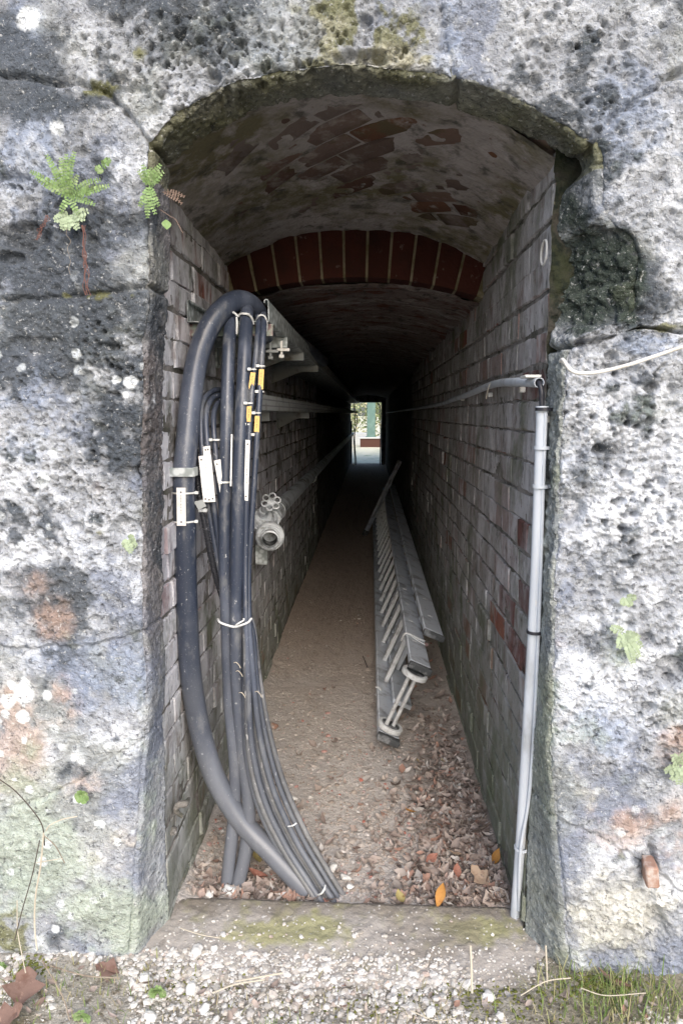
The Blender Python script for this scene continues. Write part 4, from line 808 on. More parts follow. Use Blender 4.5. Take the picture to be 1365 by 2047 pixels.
#--SECTION trays
# ================================================================== CABLE TRAYS
def tray(x0, x1, z0, h, ya, yb, label, lip, perforated=False, m='galv'):
    t = thing('cable_tray', ((x0+x1)/2, ya, z0), label, 'cable tray')
    b = MB(); b.box(((x0+x1)/2, (ya+yb)/2, z0), ((x1-x0)/2, (yb-ya)/2, .001)); b.build('tray_bed', M[m], t, smooth=False)
    for s, x in ((1, x0), (-1, x1)):
        b = MB()
        if lip:
            a = np.linspace(0, math.pi*1.2, 9); rr = .0065; pr = [(x, z0+.0015), (x, z0+h-rr)]+[(x+s*(rr-rr*math.cos(q)), z0+h-rr+rr*math.sin(q)) for q in a[1:]]
            th_ = .0016; V = []; F = []
            pr = np.array(pr); tg = np.gradient(pr, axis=0); tg /= np.linalg.norm(tg, axis=1)[:, None]; nn = np.stack([-tg[:, 1], tg[:, 0]], 1)
            loop = np.vstack([pr+nn*th_/2, (pr-nn*th_/2)[::-1]]); b.prism([(q[0], ya, q[1]) for q in loop], (0, yb-ya, 0))
        else: b.box((x, (ya+yb)/2, z0+h/2), (.001, (yb-ya)/2, h/2))
        o = b.build('side_rail', M[m], t, smooth=False)
        if perforated and s < 0:
            b = MB(); y = ya+.03
            while y < ya+4.5:
                for zz_ in (z0+h*.30, z0+h*.70): b.box((x+.0012, y, zz_), (.0006, .0075, .0028))
                y += .025
            b.build('slot', M['print'], o, kind='stuff')
    return t
tr1 = tray(-.572, -.318, 1.785, .066, 2.18, 19.5, 'long galvanised cable tray with curled rims high on the left wall', True)
tr2 = tray(-.545, -.362, 1.512, .052, 2.22, 19.5, 'narrow perforated cable tray lower on the left wall', False, True, 'galv_old')
def bracket(y, zt, x1, label, m, cross=False):
    t = thing('tray_bracket', (XL, y, zt-.05), label, 'bracket', 'brackets under the cable trays')
    b = MB(); b.box(((XL+x1)/2, y, zt-.004), ((x1-XL)/2, .02, .003)); b.box(((XL+x1)/2, y-.018, zt-.022), ((x1-XL)/2, .002, .016)); b.build('arm', M[m], t, smooth=False)
    MB().box((XL+.004, y, zt-.05), (.004, .025, .06)).build('wall_plate', M[m], t, smooth=False)
    if cross: MB().prism([(XL+.01, y, zt-.03), (x1-.02, y, zt-.012), (x1-.02, y, zt-.004), (XL+.01, y, zt-.10)], (0, .006, 0)).build('gusset', M['galv_old'], t, smooth=False)
bracket(2.235, 1.782, -.31, 'rust and green steel bracket under the front end of the upper tray', 'rust')
bracket(2.62, 1.782, -.31, 'galvanised bracket under the upper tray, first behind the front one', 'galv', True)
bracket(3.25, 1.782, -.31, 'dim bracket under the upper tray, second behind the front one', 'galv_old', True)
bracket(4.1, 1.782, -.31, 'barely visible bracket under the upper tray, third behind the front one', 'galv_old', True)
bracket(2.75, 1.509, -.40, 'curved plate bracket under the lower tray, nearest the opening', 'galv_old', True)
bracket(4.3, 1.509, -.38, 'bracket under the lower tray deep inside the tunnel', 'galv_old', True)
for k, (x, y) in enumerate([(563, 697), (541, 700)]):
    c = aty(x, y, 2.42); b = MB(); b.box(c, (.004, .004, .026), bev=.001); b.box(c+np.array([.006, -.005, -.004]), (.022, .003, .005), bev=.001); b.box(c+np.array([0, -.003, -.026]), (.009, .006, .006), bev=.002)
    b.build('tray_bolt', M['pvc_white'] if k == 0 else M['galv_old'], None, ['whitish cross-shaped hanger bolt under the upper tray', 'dull cross-shaped hanger bolt left of the whitish one'][k], 'bolt', 'hanger bolts under the tray')
#--SECTION hydrant
# ================================================================== FIRE PIPE WITH VALVE
vl = thing('fire_hose_outlet', (-.50, 3.3, .8), 'grey fire pipe along the left wall ending in a valve with handwheel and hose coupling', 'pipe')
pc = np.array([-.50, 3.48, .985])
MB().tube([pc, (-.50, 19, .93)], .043, 20).build('pipe', M['pipe'], vl)
for y in (3.62,): MB().lathe((-.50, y, .984), (0, 1, 0), [(-.02, .044), (-.02, .052), (.02, .052), (.02, .044)], 20).build('pipe_socket', M['pipe'], vl)
b = MB(); b.ring((-.50, 5.75, .965), (0, 1, 0), .046, .004, 24, 6); b.build('pipe_clip', M['galv'], vl)
MB().tube([(-.50, 3.62, .985), (-.50, 3.46, .985), (-.495, 3.40, .972)], [.05, .052, .05], 6).build('hex_nut', M['castalu'], vl, smooth=False)
vb = aty(526, 1040, 3.36); bd = np.array([.15, -.75, .62]); bd /= np.linalg.norm(bd)
b = MB(); b.lathe(vb-bd*.05, bd, [(0, .045), (.02, .055), (.06, .058), (.085, .053), (.098, .042), (.10, .023), (.15, .021), (.152, .001)], 24); b.lathe(vb-bd*.035, bd, [(0, .052), (0, .067), (.045, .067), (.045, .052)], 6)
b.tube(spline([vb-bd*.02, pc+np.array([0, -.03, 0]), pc+np.array([0, .1, 0])], 5), .052, 16); cd = np.array([.13, -.98, -.04]); cd /= np.linalg.norm(cd)
cc = aty(540, 1073, 3.26); b.tube(spline([vb-bd*.03, vb*.5+cc*.5-cd*.03, cc-cd*.02], 5), .05, 16)
b.build('valve_body', M['castalu'], vl)
b = MB(); b.lathe(cc-cd*.05, cd, [(0, .05), (0, .064), (.022, .071), (.05, .071), (.056, .066), (.056, .050), (.066, .049), (.066, .040), (.05, .034)], 32)
for a in (0, 2*math.pi/3*1.0+.3, 2*math.pi/3*2):
    x_, y_, z_ = frame(cd); b.ring(cc+cd*.006, cd, .060, .0035, 10, 6, 1.3, a+.5)
b.build('hose_coupling', M['castalu'], vl)
MB().lathe(cc, cd, [(.05, .034), (-.05, .031), (-.05, .001)], 28).build('bore', M['rubber'], vl)  # dark rubber tone imitates the shade inside the hole
MB().lathe(cc+cd*.064, cd, [(0, .047), (.006, .046), (.008, .038), (0, .036)], 32).build('gasket', M['pipe'], vl)
hc = aty(542, 1003, 3.245); hd = np.array([.12, -.82, .55]); hd /= np.linalg.norm(hd); x_, y_, _ = frame(hd)
b = MB()
for k in range(6):
    a = k*math.pi/3+.3; b.ring(hc+.0315*(math.cos(a)*x_+math.sin(a)*y_), hd, .0155, .0042, 16, 8)
b.lathe(hc-hd*.006, hd, [(0, .018), (.010, .016), (.012, .008), (.016, .007), (.016, .001)], 16); b.build('handwheel', M['castalu'], vl)
MB().tube([vb+bd*.08, hc-hd*.004], [.022, .017], 14).build('stem', M['pipe'], vl)
MB().box((-.54, 3.34, .80), (.03, .004, .05)).build('support', M['galv'], vl, smooth=False)
#--SECTION ladder
# ================================================================== LADDER
dv = np.array([.40, 0, .917]); dv /= np.linalg.norm(dv); wv = np.array([dv[2], 0, -dv[0]]); yv = np.array([0, 1.0, 0])
ld = thing('extension_ladder', (.1, 2.95, 0), 'aluminium extension ladder lying on its side against the right wall, with two transport wheels', 'ladder')
def stile(c0, ya, yb, name, tilt=(0, 0)):
    # channel profile: web faces outwards
    b = MB(); a = np.array([c0[0], ya, c0[1]]); e = np.array([c0[0]+tilt[0], yb, c0[1]+tilt[1]]); ax = (e-a); L = np.linalg.norm(ax); ax /= L
    b.box((a+e)/2, (.050, L/2, .0125), (wv, ax, dv), bev=.004); return b.build(name, M['alu'], ld)
A0 = np.array([.088, .062]); A1 = A0+dv[[0, 2]]*.348; TL = (.0, .0); TU = (.0, .06)
stile(A0, 2.90, 9.6, 'stile'); su = stile(A1, 2.94, 9.6, 'stile', TU)
B1 = np.array([.312, .440]); B0 = B1-dv[[0, 2]]*.40
stile(B0+np.array([.012, 0]), 3.22, 9.8, 'stile'); stile(B1, 3.22, 9.8, 'stile', TU)
def p3(c, y): return np.array([c[0], y, c[1]])
yR = np.arange(3.52, 9.4, .32)
for y in yR:
    b = MB(); up = TU[1]*(y-2.97)/6.6; b.box((p3(A0, y)+p3(A1, y)+np.array([0, 0, up]))/2, (.013, .013, .18), (wv, yv, dv), bev=.003); b.build('rung', M['alu_tube'], ld)
for y in np.arange(3.66, 7.0, .32):
    b = MB(); up = TU[1]*(y-3.22)/6.6; b.box((p3(B0, y)+p3(B1, y)+np.array([0, 0, up]))/2, (.013, .013, .20), (wv, yv, dv), bev=.003); b.build('rung', M['alu'], ld)
for y in yR[:12]-.29:       # rung ends showing on the outer faces
    up = np.array([0, 0, TU[1]*(y-2.97)/6.6])
    MB().box(p3(A1, y)+up+dv*.0132-wv*.012, (.013, .006, .0012), (wv, yv, dv)).build('rung_end', M['wheel'], ld, smooth=False)
    MB().box(p3(B1, y+.24)+up+dv*.0132, (.013, .006, .0012), (wv, yv, dv)).build('rung_end', M['wheel'], ld, smooth=False)
def foot(c, y, nm='foot'):
    b = MB(); b.box(p3(c, y-.012)+0*dv, (.053, .03, .016), (wv, np.array([0, .97, -.24]), dv), bev=.005); b.build(nm, M['rubber'], ld)
foot(A0, 2.885); foot(A1, 2.925); foot(B1, 3.205)
wc1, wc2 = p3(A0, 2.94)+dv*.032-wv*.004, p3(A1, 2.90)-dv*.03-wv*.014
for c, nm in ((wc1, 1), (wc2, -1)):
    t_ = MB().lathe(c-dv*.012, dv, [(0, .044), (0, .056), (.004, .060), (.020, .060), (.024, .056), (.024, .044)], 32).build('wheel', M['wheel'], ld)
    MB().lathe(c-dv*.008, dv, [(0, .001), (0, .043), (.016, .043), (.016, .001)], 24).build('hub', M['rubber'], t_)
for s in (-.017, .012): MB().tube([wc1+wv*s*1.2+yv*s*.6, wc2+wv*s*1.2+yv*s*.6], .0095, 12).build('axle_rod', M['alu_tube'], ld)
b = MB(); P_ = spline([p3(A1, 3.30)-wv*.058-dv*.03, p3(A1, 3.29)-wv*.060+dv*.006, p3(A1, 3.285)-wv*.045+dv*.02, p3(A1, 3.28)+wv*.0+dv*.019, p3(A1, 3.27)+wv*.045+dv*.021], 6); b.tube(P_, .0055, 8)
P_ = spline([p3(A1, 3.285)-wv*.035+dv*.02, p3(A1, 3.255)-wv*.0+dv*.017, p3(A1, 3.235)+wv*.045+dv*.017], 6); b.tube(P_, .004, 8); b.build('guide_hook', M['wheel'], ld)
b = MB(); b.ring(p3(A0, 3.36)-wv*.052+dv*.0, (0, 1, 0), .022, .005, 14, 8, 3.6, 1.3); b.build('guide_hook', M['wheel'], ld)
MB().box(p3(A1, 3.245)+wv*.05+dv*.02, (.01, .012, .008), (wv, yv, dv), bev=.002).build('hook_rivet', M['rust'], ld)
sb0, sb1 = aty(730, 1066, 8.4), aty(799, 921, 8.4); b = MB(); b.tube([sb0, sb1], .028, 4); b.build('stabiliser_bar', M['alu'], ld, smooth=False); MB().tube([sb0-(sb1-sb0)*.03, sb0+(sb1-sb0)*.04], .034, 4).build('end_cap', M['rubber'], ld, smooth=False)
#--SECTION conduits
# ================================================================== RIGHT-HAND CONDUITS
hcn = thing('horizontal_conduit', (.42, 1.78, 1.58), 'grey plastic conduit with open end running into the tunnel along the right wall', 'conduit')
P_ = spline([aty(1077, 765, 1.755), aty(1030, 762, 2.02), atx(980, 766, .427), ('x')] if False else [aty(1077, 765, 1.755), aty(1025, 764, 2.04), np.array([.428, 2.5, 1.60]), np.array([.432, 3.5, 1.575]), np.array([.433, 6, 1.55]), np.array([.433, 19, 1.52])], 10)
d0 = P_[1]-P_[0]; d0 /= np.linalg.norm(d0)
b = MB(); b.tube(P_, .0125, 16, cap=False); b.tube([P_[0]-d0*.001, P_[0]+d0*.12], .0105, 16, cap=False); b.lathe(P_[0], d0, [(0, .0103), (-.0015, .0108), (-.0015, .0128), (.001, .0130)], 16); b.build('tube', M['pvc'], hcn)
for y in (2.02, 2.55, 3.3): MB().box((.437, y, 1.568), (.008, .010, .008), bev=.002).build('saddle_clip', M['pvc_white'], hcn)
MB().box(aty(1060, 753, 1.80), (.020, .03, .0035), bev=.001).build('end_clip', M['pvc_white'], hcn)
MB().tube(spline([aty(980, 765, 2.38), aty(976, 775, 2.37), aty(971, 797, 2.37)], 5), .0011, 5).build('string_end', M['twig_pale'], None, 'thin pale string hanging off the horizontal conduit', 'string')
vcn = thing('vertical_conduit', (.40, 1.76, 0), 'grey plastic conduit standing upright in front of the right wall', 'conduit')
vp_ = [aty(1083, 815, 1.745), aty(1076, 1000, 1.75), aty(1068, 1200, 1.765), aty(1054, 1450, 1.79), aty(1040, 1680, 1.82), aty(1029, 1830, 1.855)]
vs_ = spline(vp_, 8); b = MB(); b.tube(vs_, .0142, 18, cap=False); b.lathe(vs_[0], (0, 0, 1), [(-.012, .0145), (-.012, .0165), (.004, .0165), (.004, .011), (-.05, .010)], 18); b.build('tube', M['pvc'], vcn)
sp_ = [aty(1090, 823, 1.732), aty(1084, 1000, 1.737), aty(1078, 1200, 1.75), aty(1067, 1450, 1.775), aty(1056, 1600, 1.79), aty(1040, 1700, 1.80), aty(1036, 1820, 1.835)]
MB().tube(spline(sp_, 8), .0048, 10).build('cable', M['pvc'], None, 'thin grey cable tied along the right side of the upright conduit', 'cable')
MB().tube(spline([P_[0]+d0*.05, P_[0]+d0*.004, P_[0]+np.array([.004, -.010, -.02]), aty(1082, 800, 1.744), aty(1083, 835, 1.745)], 6), .0065, 12).build('cable', M['blackplastic'], None, 'short black cable bending out of the open conduit into the upright one', 'cable')
for k, (y, m_, Y) in enumerate([(818, 'blackplastic', 1.744), (895, 'pvc', 1.747), (972, 'pvc', 1.749), (1262, 'blackplastic', 1.769), (1693, 'pvc', 1.823)]):
    x = np.interp(y, [815, 1000, 1200, 1450, 1680, 1830], [1083, 1076, 1068, 1054, 1040, 1029]); c = aty(x, y, Y)+np.array([.003, -.003, 0])
    b = MB(); b.lathe(c-np.array([0, 0, .004]), (0, 0, 1), [(0, .018), (0, .0205), (.008, .0205), (.008, .018)], 20); b.box(c+np.array([.024, 0, 0]), (.006, .005, .004), bev=.001); b.build('cable_tie', M[m_], vcn)
for (x, y, Y) in ((1097, 838, 1.765), (1062, 1612, 1.825)):
    c = aty(x, y, Y); b = MB(); b.box(c+np.array([.004, .004, 0]), (.018, .006, .009), bev=.002); b.box(c+np.array([.02, .02, 0]), (.004, .02, .009), bev=.001); b.build('wall_clip', M['pvc_white'], vcn)
MB().tube(spline([aty(1119, 722, 1.63), aty(1124, 719, 1.615), aty(1130, 727, 1.605), aty(1140, 740, 1.60), aty(1160, 746, 1.60), aty(1200, 743, 1.60), aty(1260, 728, 1.595), aty(1320, 708, 1.59), aty(1365, 693, 1.585), aty(1450, 665, 1.58), aty(1600, 610, 1.60)], 8), .0043, 10).build('cable', M['pvc_white'], None, 'loose white cable swinging across the stone at the right edge', 'cable')
rc = atx(1087, 505, XR-.001); b = MB(); b.ring(rc, (1, 0, 0), .030, .0035, 28, 8); b.lathe(rc+np.array([.004, 0, 0]), (-1, 0, 0), [(0, .028), (-.001, .001)], 24); b.build('pipe_stub', M['pvc_white'], None, 'pale ring of a cut pipe end set in the upper right wall', 'pipe end')
#--SECTION plants
# ================================================================== FERNS, TWIGS, GRASS
def fern(base, fronds, label, m='fern', leaf=.008, group=None, cat='fern', name='fern'):
    t = thing(name, base, label, cat, group); g = np.random.default_rng(len(fronds)*7+int(base[2]*100))
    for (a, L, bend) in fronds:
        L *= .72; n = max(6, int(L/.0062)); P_ = []; p_ = np.array(base, float); an = R(a)
        for i in range(n+1):
            s = i/n; P_.append(p_.copy()); an2 = an+bend*s; p_ = p_+np.array([math.cos(an2), -.55*(1-s)*.9+.15*s, math.sin(an2)])*L/n
        P_ = np.array(P_); b = MB(); b.tube(P_, .0009, 5)
        for i in range(1, n+1):
            tg = P_[i]-P_[i-1]; tg /= np.linalg.norm(tg); sd_ = np.cross(tg, [0, -1, 0]); sd_ /= np.linalg.norm(sd_); up = np.cross(sd_, tg); wd = leaf*(.55+.6*math.sin(math.pi*min(1, i/n*.85+.12)))
            for s in (-1, 1):
                d = sd_*s+tg*.25+up*g.normal(0, .25); d /= np.linalg.norm(d); e = np.cross(d, up); c = P_[i]
                V = [c, c+d*wd*.35+e*wd*.34, c+d*wd*.8+e*wd*.32+up*.001, c+d*wd*1.05, c+d*wd*.8-e*wd*.32+up*.001, c+d*wd*.35-e*wd*.34]; b.add(V, [(0, 1, 2, 3, 4, 5)])
        b.build('frond', M[m], t)
    return t
fern(aty(140, 395, 1.635), [(112, .13, .1), (100, .11, -.15), (88, .12, -.05), (78, .13, -.1), (140, .13, .25), (155, .11, -.2), (35, .12, -.5), (15, .12, -.1), (-10, .09, -.3), (60, .07, 0), (125, .07, 0), (-60, .06, 0), (-120, .055, .1), (5, .14, .2)], 'spreading green fern growing from a crack in the upper left stone', leaf=.0078)
fern(aty(142, 430, 1.635), [(-20, .05, .2), (-60, .05, 0), (200, .05, 0), (240, .05, 0), (0, .06, .3), (-100, .045, 0)], 'small pale fern tuft just below the spreading fern', 'fern_pale', .011)
fern(aty(205, 335, 1.63), [(40, .035, -.1), (220, .02, 0)], 'single short fern frond right of the spreading fern', leaf=.009)
fern(aty(300, 372, 1.64), [(100, .06, .2), (60, .07, -.2), (40, .06, -.1), (-95, .10, .1), (-80, .09, .1), (-70, .07, .2), (120, .05, .2), (30, .05, .2), (-110, .07, -.2), (80, .05, 0)], 'green fern hanging at the left edge of the opening', leaf=.0078)
fern(aty(326, 384, 1.645), [(-5, .075, -.4), (-22, .075, -.4)], 'dry brown fern fronds reaching into the opening', 'fern_dry', .006)
MB().tube(spline([aty(322, 420, 1.645), aty(340, 432, 1.62), aty(352, 440, 1.61), aty(366, 466, 1.6)], 5), .0009, 5).build('twig', M['fern_dry'], None, 'bare reddish twig with a seed head beside the hanging fern', 'twig')
leaf_obj(aty(333, 449, 1.63), .024, .022, (R(80), 0, .4), M['fern'], 'round green leaf below the hanging fern', 30, curl=.1, group='green leaves')
fern(aty(1245, 1265, 1.63), [(-30, .07, -.3), (-60, .09, .1), (-110, .05, 0), (-15, .05, 0), (-75, .10, .1), (150, .05, .1)], 'pale green fern flat on the right-hand stone', 'fern_pale', .011)
fern(aty(1355, 1530, 1.635), [(80, .05, 0), (120, .05, 0), (-90, .06, 0), (200, .05, 0), (-50, .06, .1), (240, .05, 0)], 'green fern tuft cut by the right edge of the view', 'fern_pale', .012)
fern(aty(1250, 1195, 1.635), [(-60, .03, 0), (-120, .025, 0), (10, .03, 0)], 'tiny pale plant in a pit of the right-hand stone', 'fern_pale', .009)
fern(aty(165, 1592, 1.64), [(20, .022, 0), (80, .022, 0), (140, .022, 0), (200, .02, 0), (-40, .022, 0), (-100, .02, 0)], 'small bright green plant on the lower left stone', 'fern', .012, cat='plant', name='small_plant')
fern(aty(258, 1078, 1.64), [(-40, .035, 0), (-80, .045, 0), (-120, .03, 0), (20, .02, 0)], 'small pale fern under a pit in the middle left stone', 'fern_pale', .010)
fern(atz(316, 1985, .005), [(30, .03, 0), (80, .035, 0), (130, .03, 0), (170, .03, 0), (0, .03, 0)], 'small green weed in the gravel below the left jamb', 'fern', .011, cat='plant', name='small_plant')
fern(atz(165, 2035, .0), [(40, .03, 0), (90, .035, 0), (140, .03, 0), (10, .03, 0)], 'green weed at the bottom edge near the brown leaf', 'fern', .011, cat='plant', name='small_plant')
fern(atz(8, 1940, .0), [(40, .03, 0), (90, .04, 0), (10, .035, 0)], 'green weed at the left edge under the wall', 'fern', .013, cat='plant', name='small_plant')
def twig(pts, r, m, label, name='twig', cat='twig', group=None): MB().tube(spline(px(pts), 6), r, 6).build(name, M[m], None, label, cat, group)
TG = 'dry twigs by the lower left wall'
twig([(88, 1665, 1.55), (82, 1730, 1.55), (72, 1790, 1.55), (70, 1850, 1.55), (75, 1900, 1.52)], .0022, 'twig_pale', 'pale upright stalk before the lower left wall', group=TG)
twig([(92, 1662, 1.55), (100, 1650, 1.55), (125, 1638, 1.56), (155, 1632, 1.57)], .0014, 'twig_pale', 'thin pale stalk tip bending right over the lower left stone', group=TG)
twig([(0, 1558, 1.58), (30, 1580, 1.57), (62, 1615, 1.56), (85, 1650, 1.55), (90, 1690, 1.56)], .0015, 'twig_dark', 'dark thin twig slanting in from the left edge', group=TG)
twig([(80, 1680, 1.57), (65, 1750, 1.56), (45, 1820, 1.54), (30, 1880, 1.52)], .0014, 'twig_dark', 'dark twig leaning behind the pale stalk', group=TG)
twig([(88, 1670, 1.55), (112, 1692, 1.55), (130, 1725, 1.56)], .0012, 'twig', 'short twig branching right from the pale stalk', group=TG)
twig([(73, 1725, 1.56), (100, 1720, 1.55), (126, 1716, 1.55)], .001, 'twig_pale', 'short level stalk crossing the pale upright one', group=TG)
twig([(35, 1800, 1.53), (36, 1860, 1.53), (45, 1910, 1.5), (52, 1945, 1.48)], .0013, 'twig_pale', 'thin pale stalk left of the upright one', group=TG)
GT = 'loose stalks on the gravel'
for k, (a, lb) in enumerate([([(940, 1890, 1.63), (942, 1940, 1.60), (943, 1985, 1.58)], 'thick pale stalk standing on the sill right of centre'), ([(1090, 1890, 1.66), (1092, 1930, 1.65), (1093, 1965, 1.64)], 'pale stalk leaning by the foot of the right jamb'),
     ([(470, 1962, 1.57), (520, 1953, 1.575), (565, 1945, 1.58)], 'pale forked stick lying on gravel left of centre'), ([(425, 1985, 1.55), (470, 1968, 1.56), (530, 1958, 1.57)], 'second pale stick lying just below the forked one'), ([(360, 1855, 1.70), (400, 1868, 1.69), (440, 1875, 1.685)], 'thin straw on the left end of the sill'),
     ([(1040, 1990, 1.55), (1090, 1962, 1.57), (1140, 1955, 1.58)], 'straw lying before the right jamb'), ([(100, 1930, 1.55), (170, 1950, 1.53), (240, 1955, 1.52)], 'long brown twig lying under the left wall'), ([(85, 1920, 1.5), (125, 1990, 1.47), (140, 2040, 1.44)], 'grey twig sloping down beside the big brown leaf'),
     ([(1160, 1975, 1.56), (1210, 1990, 1.55), (1290, 1985, 1.55)], 'straw in the grass at the lower right'), ([(820, 2020, 1.52), (870, 2040, 1.5), (910, 2035, 1.49)], 'crooked straw at the bottom right of centre'), ([(570, 1500, 2.83), (600, 1475, 2.9)], 'thin stick on the floor right of the cables')][:10]):
    twig([(x, y, Y if 1 else 0) for x, y, Y in a], [.0032, .0026, .0024, .002, .0012, .0014, .0018, .0016, .0012, .0013][k], 'twig_pale' if k not in (6, 7) else 'twig', lb, group=GT)
p_ = fl(725, 1305, .006); q_ = fl(735, 1330, .012); MB().tube([p_, q_], .003, 6).build('twig', M['twig_dark'], None, 'short black stick on the floor left of the ladder', 'twig')
for k, (x0, y0, x1, y1, mm_, rr, lb) in enumerate([(165, 450, 176, 590, 'root', .0013, 'red hanging rootlets under the fern'), (96, 430, 75, 480, 'root', .001, 'red rootlets left of the fern'), (134, 455, 140, 550, 'twig', .0009, 'thin grey root hanging under the fern')]):
    b = MB(); g = np.random.default_rng(k)
    for s in range(5 if mm_ == 'root' else 1):
        P_ = [aty(x0+(x1-x0)*t_+g.normal(0, 3.5), y0+(y1-y0)*t_, 1.628-.006*g.random()) for t_ in np.linspace(0, 1, 8)]; b.tube(spline(P_, 4), rr*.55, 5)
    b.build('rootlet', M[mm_], None, lb, 'root')
b = MB(); P_ = spline(px([(378, 1595, 1.89), (372, 1606, 1.86), (358, 1608, 1.855), (352, 1620, 1.86), (365, 1632, 1.87)]), 6); b.tube(P_, np.interp(np.linspace(0, 1, len(P_)), [0, .3, .6, 1], [.004, .011, .009, .006]), 10); b.build('wall_plug', M['mortar'], None, 'curl of pale filler on the foot of the left brick wall', 'filler')
rock(aty(346, 1660, 1.86), .022, 'pale smear of filler below the curl on the left wall', M['mortar'], 73, 'filler', 'white_filler', 'white filler')
b = MB(); c = aty(1298, 1742, 1.645); b.box(c, (.016, .03, .028), rotm(.05, .1, .15), bev=.004); b.build('brick_chip', M['brickchip'], None, 'orange brick stub sticking out of the lower right stone', 'brick')
# grass and moss
def blades(n, cx, cy, sx, sy, h, name, label, seed, m='grass'):
    g = np.random.default_rng(seed); V = []; F = []; o = 0
    for _ in range(n):
        x, y = g.normal(cx, sx), g.normal(cy, sy); 
        if y > 1.655 and abs(x+.05) > .55: y = 1.65-abs(g.normal(0, .02))
        z = ground_h(np.array([[x, y, 0]]))[0]; a = g.uniform(0, 6.28); L = h*g.uniform(.4, 1.2); ln = g.uniform(.2, 1.1); wd = g.uniform(.0009, .0018); d = np.array([math.cos(a), math.sin(a), 0]); sdv = np.array([-d[1], d[0], 0])*wd; p0 = np.array([x, y, z])
        pts = [p0+d*L*ln*t_**1.6*.8+np.array([0, 0, L*(t_-.35*ln*t_*t_)]) for t_ in (0, .35, .7, 1)]
        for i, q in enumerate(pts): s = (1, .9, .6, .1)[i]; V += [q-sdv*s, q+sdv*s]
        F += [(o+2*i, o+2*i+1, o+2*i+3, o+2*i+2) for i in range(3)]; o += 8
    setp(link(name, mesh_np(name, np.array(V), np.array(F), True), M[m]), kind='stuff', label=label)
blades(420, .66, 1.58, .11, .05, .075, 'grass', 'grass growing at the foot of the right jamb', 1)
blades(90, -.22, 1.475, .03, .02, .03, 'grass', 'short green grass in the gravel near the bottom edge', 2)
blades(420, .2, 1.53, .32, .06, .035, 'grass', 'sparse dry grass in the gravel before the sill', 3, 'drygrass')
blades(160, -.5, 1.58, .15, .05, .03, 'grass', 'dry grass wisps at the left end of the sill', 6, 'drygrass')
blades(120, -.8, 1.56, .12, .05, .04, 'grass', 'grass wisps under the lower left wall', 4)
g = np.random.default_rng(77); mp_ = []
for (cx, cy, sx, sy, n) in ((.60, 1.63, .05, .015, 260), (-.92, 1.62, .03, .02, 120), (-.45, 1.60, .08, .03, 120), (.1, 1.54, .2, .03, 220), (.35, 1.60, .12, .02, 160)):
    for _ in range(n):
        x, y = g.normal(cx, sx), g.normal(cy, sy); p_ = np.array([x, y, 0]); p_[2] = max(ground_h(p_[None])[0], float(sillz(x, y)) if abs(x+.05) < .6 else -1)+.001; mp_.append(p_)
scatter('moss', np.array(mp_), g.uniform(.002, .006, len(mp_)), (IV0, IF0), M['moss'], 'moss cushions on the sill and at the wall foot', flat=.4, squash=.5, seed=9)
#--SECTION far
# ================================================================== FAR EXIT AND BEYOND
b = MB(); b.box((.33+.4, 20.6, 1.3), (.4, .4, 1.4), bev=.02); b.box((XC, 20.6, 2.13), (1.3, .39, .30), bev=.02)
pt_ = thing('exit_portal', (XC, 20.6, 0), 'masonry portal at the bright far end of the tunnel', 'portal'); b.build('jamb', M['mortar'], pt_)
b = MB(); b.box((-2.6, 21.05, 2.2), (2.0, .1, 2.4)); b.box((2.35, 21.05, 2.2), (2.0, .1, 2.4)); b.box((-.12, 21.05, 3.2), (.47, .1, 1.35)); b.build('outer_wall', M['mortar'], pt_, smooth=False)
gx2, gy2 = np.meshgrid(np.linspace(-200, 200, 60), np.concatenate([np.linspace(YEND-.03, 40, 40), np.geomspace(41, 420, 12)]), indexing='ij'); z2 = -.01+.06*np.sin(gx2*1.7)*np.sin(gy2*.9)*(np.abs(gx2) < 50)*np.clip((gy2-21)/3, 0, 1)
setp(link('courtyard', mesh_np('courtyard', np.stack([gx2, gy2, z2], -1).reshape(-1, 3), gridF(*gx2.shape)), M['farground']), kind='structure', label='bright gravel yard beyond the far exit')
pn_ = thing('low_wall', (.6, 31, 0), 'low dark red brick wall with pale coping beyond the exit', 'wall')
MB().box((.75, 31.4, .18), (1.2, .4, .20), bev=.01).build('brickwork', M['plinth'], pn_); MB().box((.75, 31.4, .415), (1.26, .46, .035), bev=.01).build('coping', M['coping'], pn_)
po = thing('green_post', (.04, 31.3, .45), 'green painted steel post standing on the low wall', 'post'); b = MB(); b.box((.04, 31.3, 2.4), (.19, .19, 1.95), bev=.02); b.build('shaft', M['greenpost'], po); MB().box((.04, 31.3, .465), (.24, .24, .015)).build('base_plate', M['greenpost'], po, smooth=False)
MB().box((-1.2, 33.4, .28), (1.4, .5, .3), bev=.03).build('concrete_kerb', M['coping'], None, 'pale concrete edging left behind the green post', 'kerb')
g = np.random.default_rng(91)
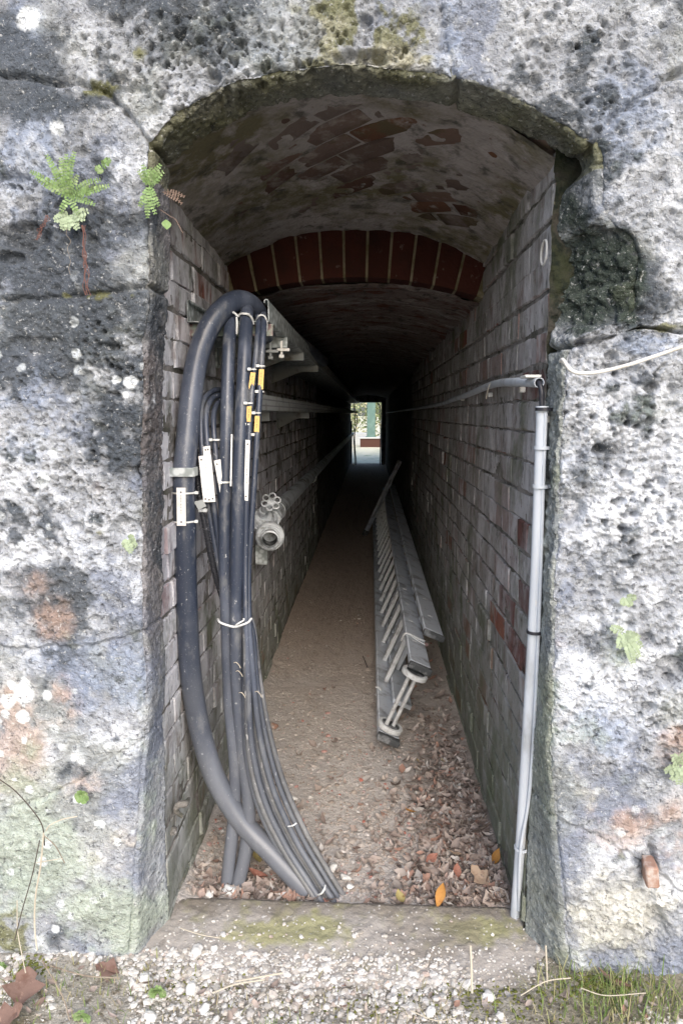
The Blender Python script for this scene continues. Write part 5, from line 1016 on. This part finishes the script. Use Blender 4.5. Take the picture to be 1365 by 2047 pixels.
for k, (x, y, r_, lb) in enumerate([(-1.6, 37, 1.3, 'pale green bush left of the green post'), (.1, 39, 1.6, 'bush directly behind the green post'), (1.7, 38, 1.4, 'bush right of the green post'), (-3.5, 41, 2.2, 'tall bush at the far left of the yard'), (3.8, 42, 2.4, 'tall bush at the far right of the yard')]):
    t = thing('shrub', (x, y, 0), lb, 'shrub', 'shrubs beyond the exit'); n = 900
    d = g.normal(0, 1, (n, 3)); d /= np.linalg.norm(d, axis=1)[:, None]; c = np.array([x, y, r_*1.15])+d*r_*(g.random((n, 1))**.4)*np.array([1, .8, 1.25])*(1+.3*fbm(d+k, 2, 2, 5)[:, None]); V = []; F = []
    for i in range(n):
        a_ = rotm(*g.uniform(0, 6.28, 3)); s = .11*g.uniform(.6, 1.3); V += [c[i]+a_@np.array(q)*s for q in ((-.5, 0, 0), (0, -1, .1), (.5, 0, 0), (0, 1, .1))]; F.append((4*i, 4*i+1, 4*i+2, 4*i+3))
    MB().add(np.array(V), F).build('foliage', M['shrub'], t, smooth=False); MB().tube([(x, y, -.05), (x+.1, y, r_)], [.07, .03], 8).build('stem', M['bark'], t)
MB().tube([(-.565, 20.3, -.05), (-.565, 20.3, 1.28)], .035, 12).build('vertical_pipe', M['pvc'], None, 'grey upright pipe at the left of the far exit', 'pipe')
for k, dx in enumerate((0, .04)):
    MB().tube(spline([(-.50+dx, 20.3, 1.78), (-.47+dx, 20.25, 1.55), (-.44+dx*1.5, 20.2, 1.3), (-.49+dx, 20.25, .95), (-.47+dx*.6, 20.25, .5), (-.45+dx, 20.25, .12), (-.45+dx, 20.25, -.03)], 6), .014, 8).build('cable', M['blackplastic'], None, ['black cable drooping down the left of the far exit', 'second black cable at the far exit, nearer its middle'][k], 'cable')
MB().tube(spline([(.20, 20.2, 1.80), (.28, 20.18, 1.70), (.30, 20.18, 1.2), (.30, 20.18, .5), (.29, 20.18, -.02)], 6), .014, 8).build('cable', M['blackplastic'], None, 'black cable down the right jamb of the far exit', 'cable')
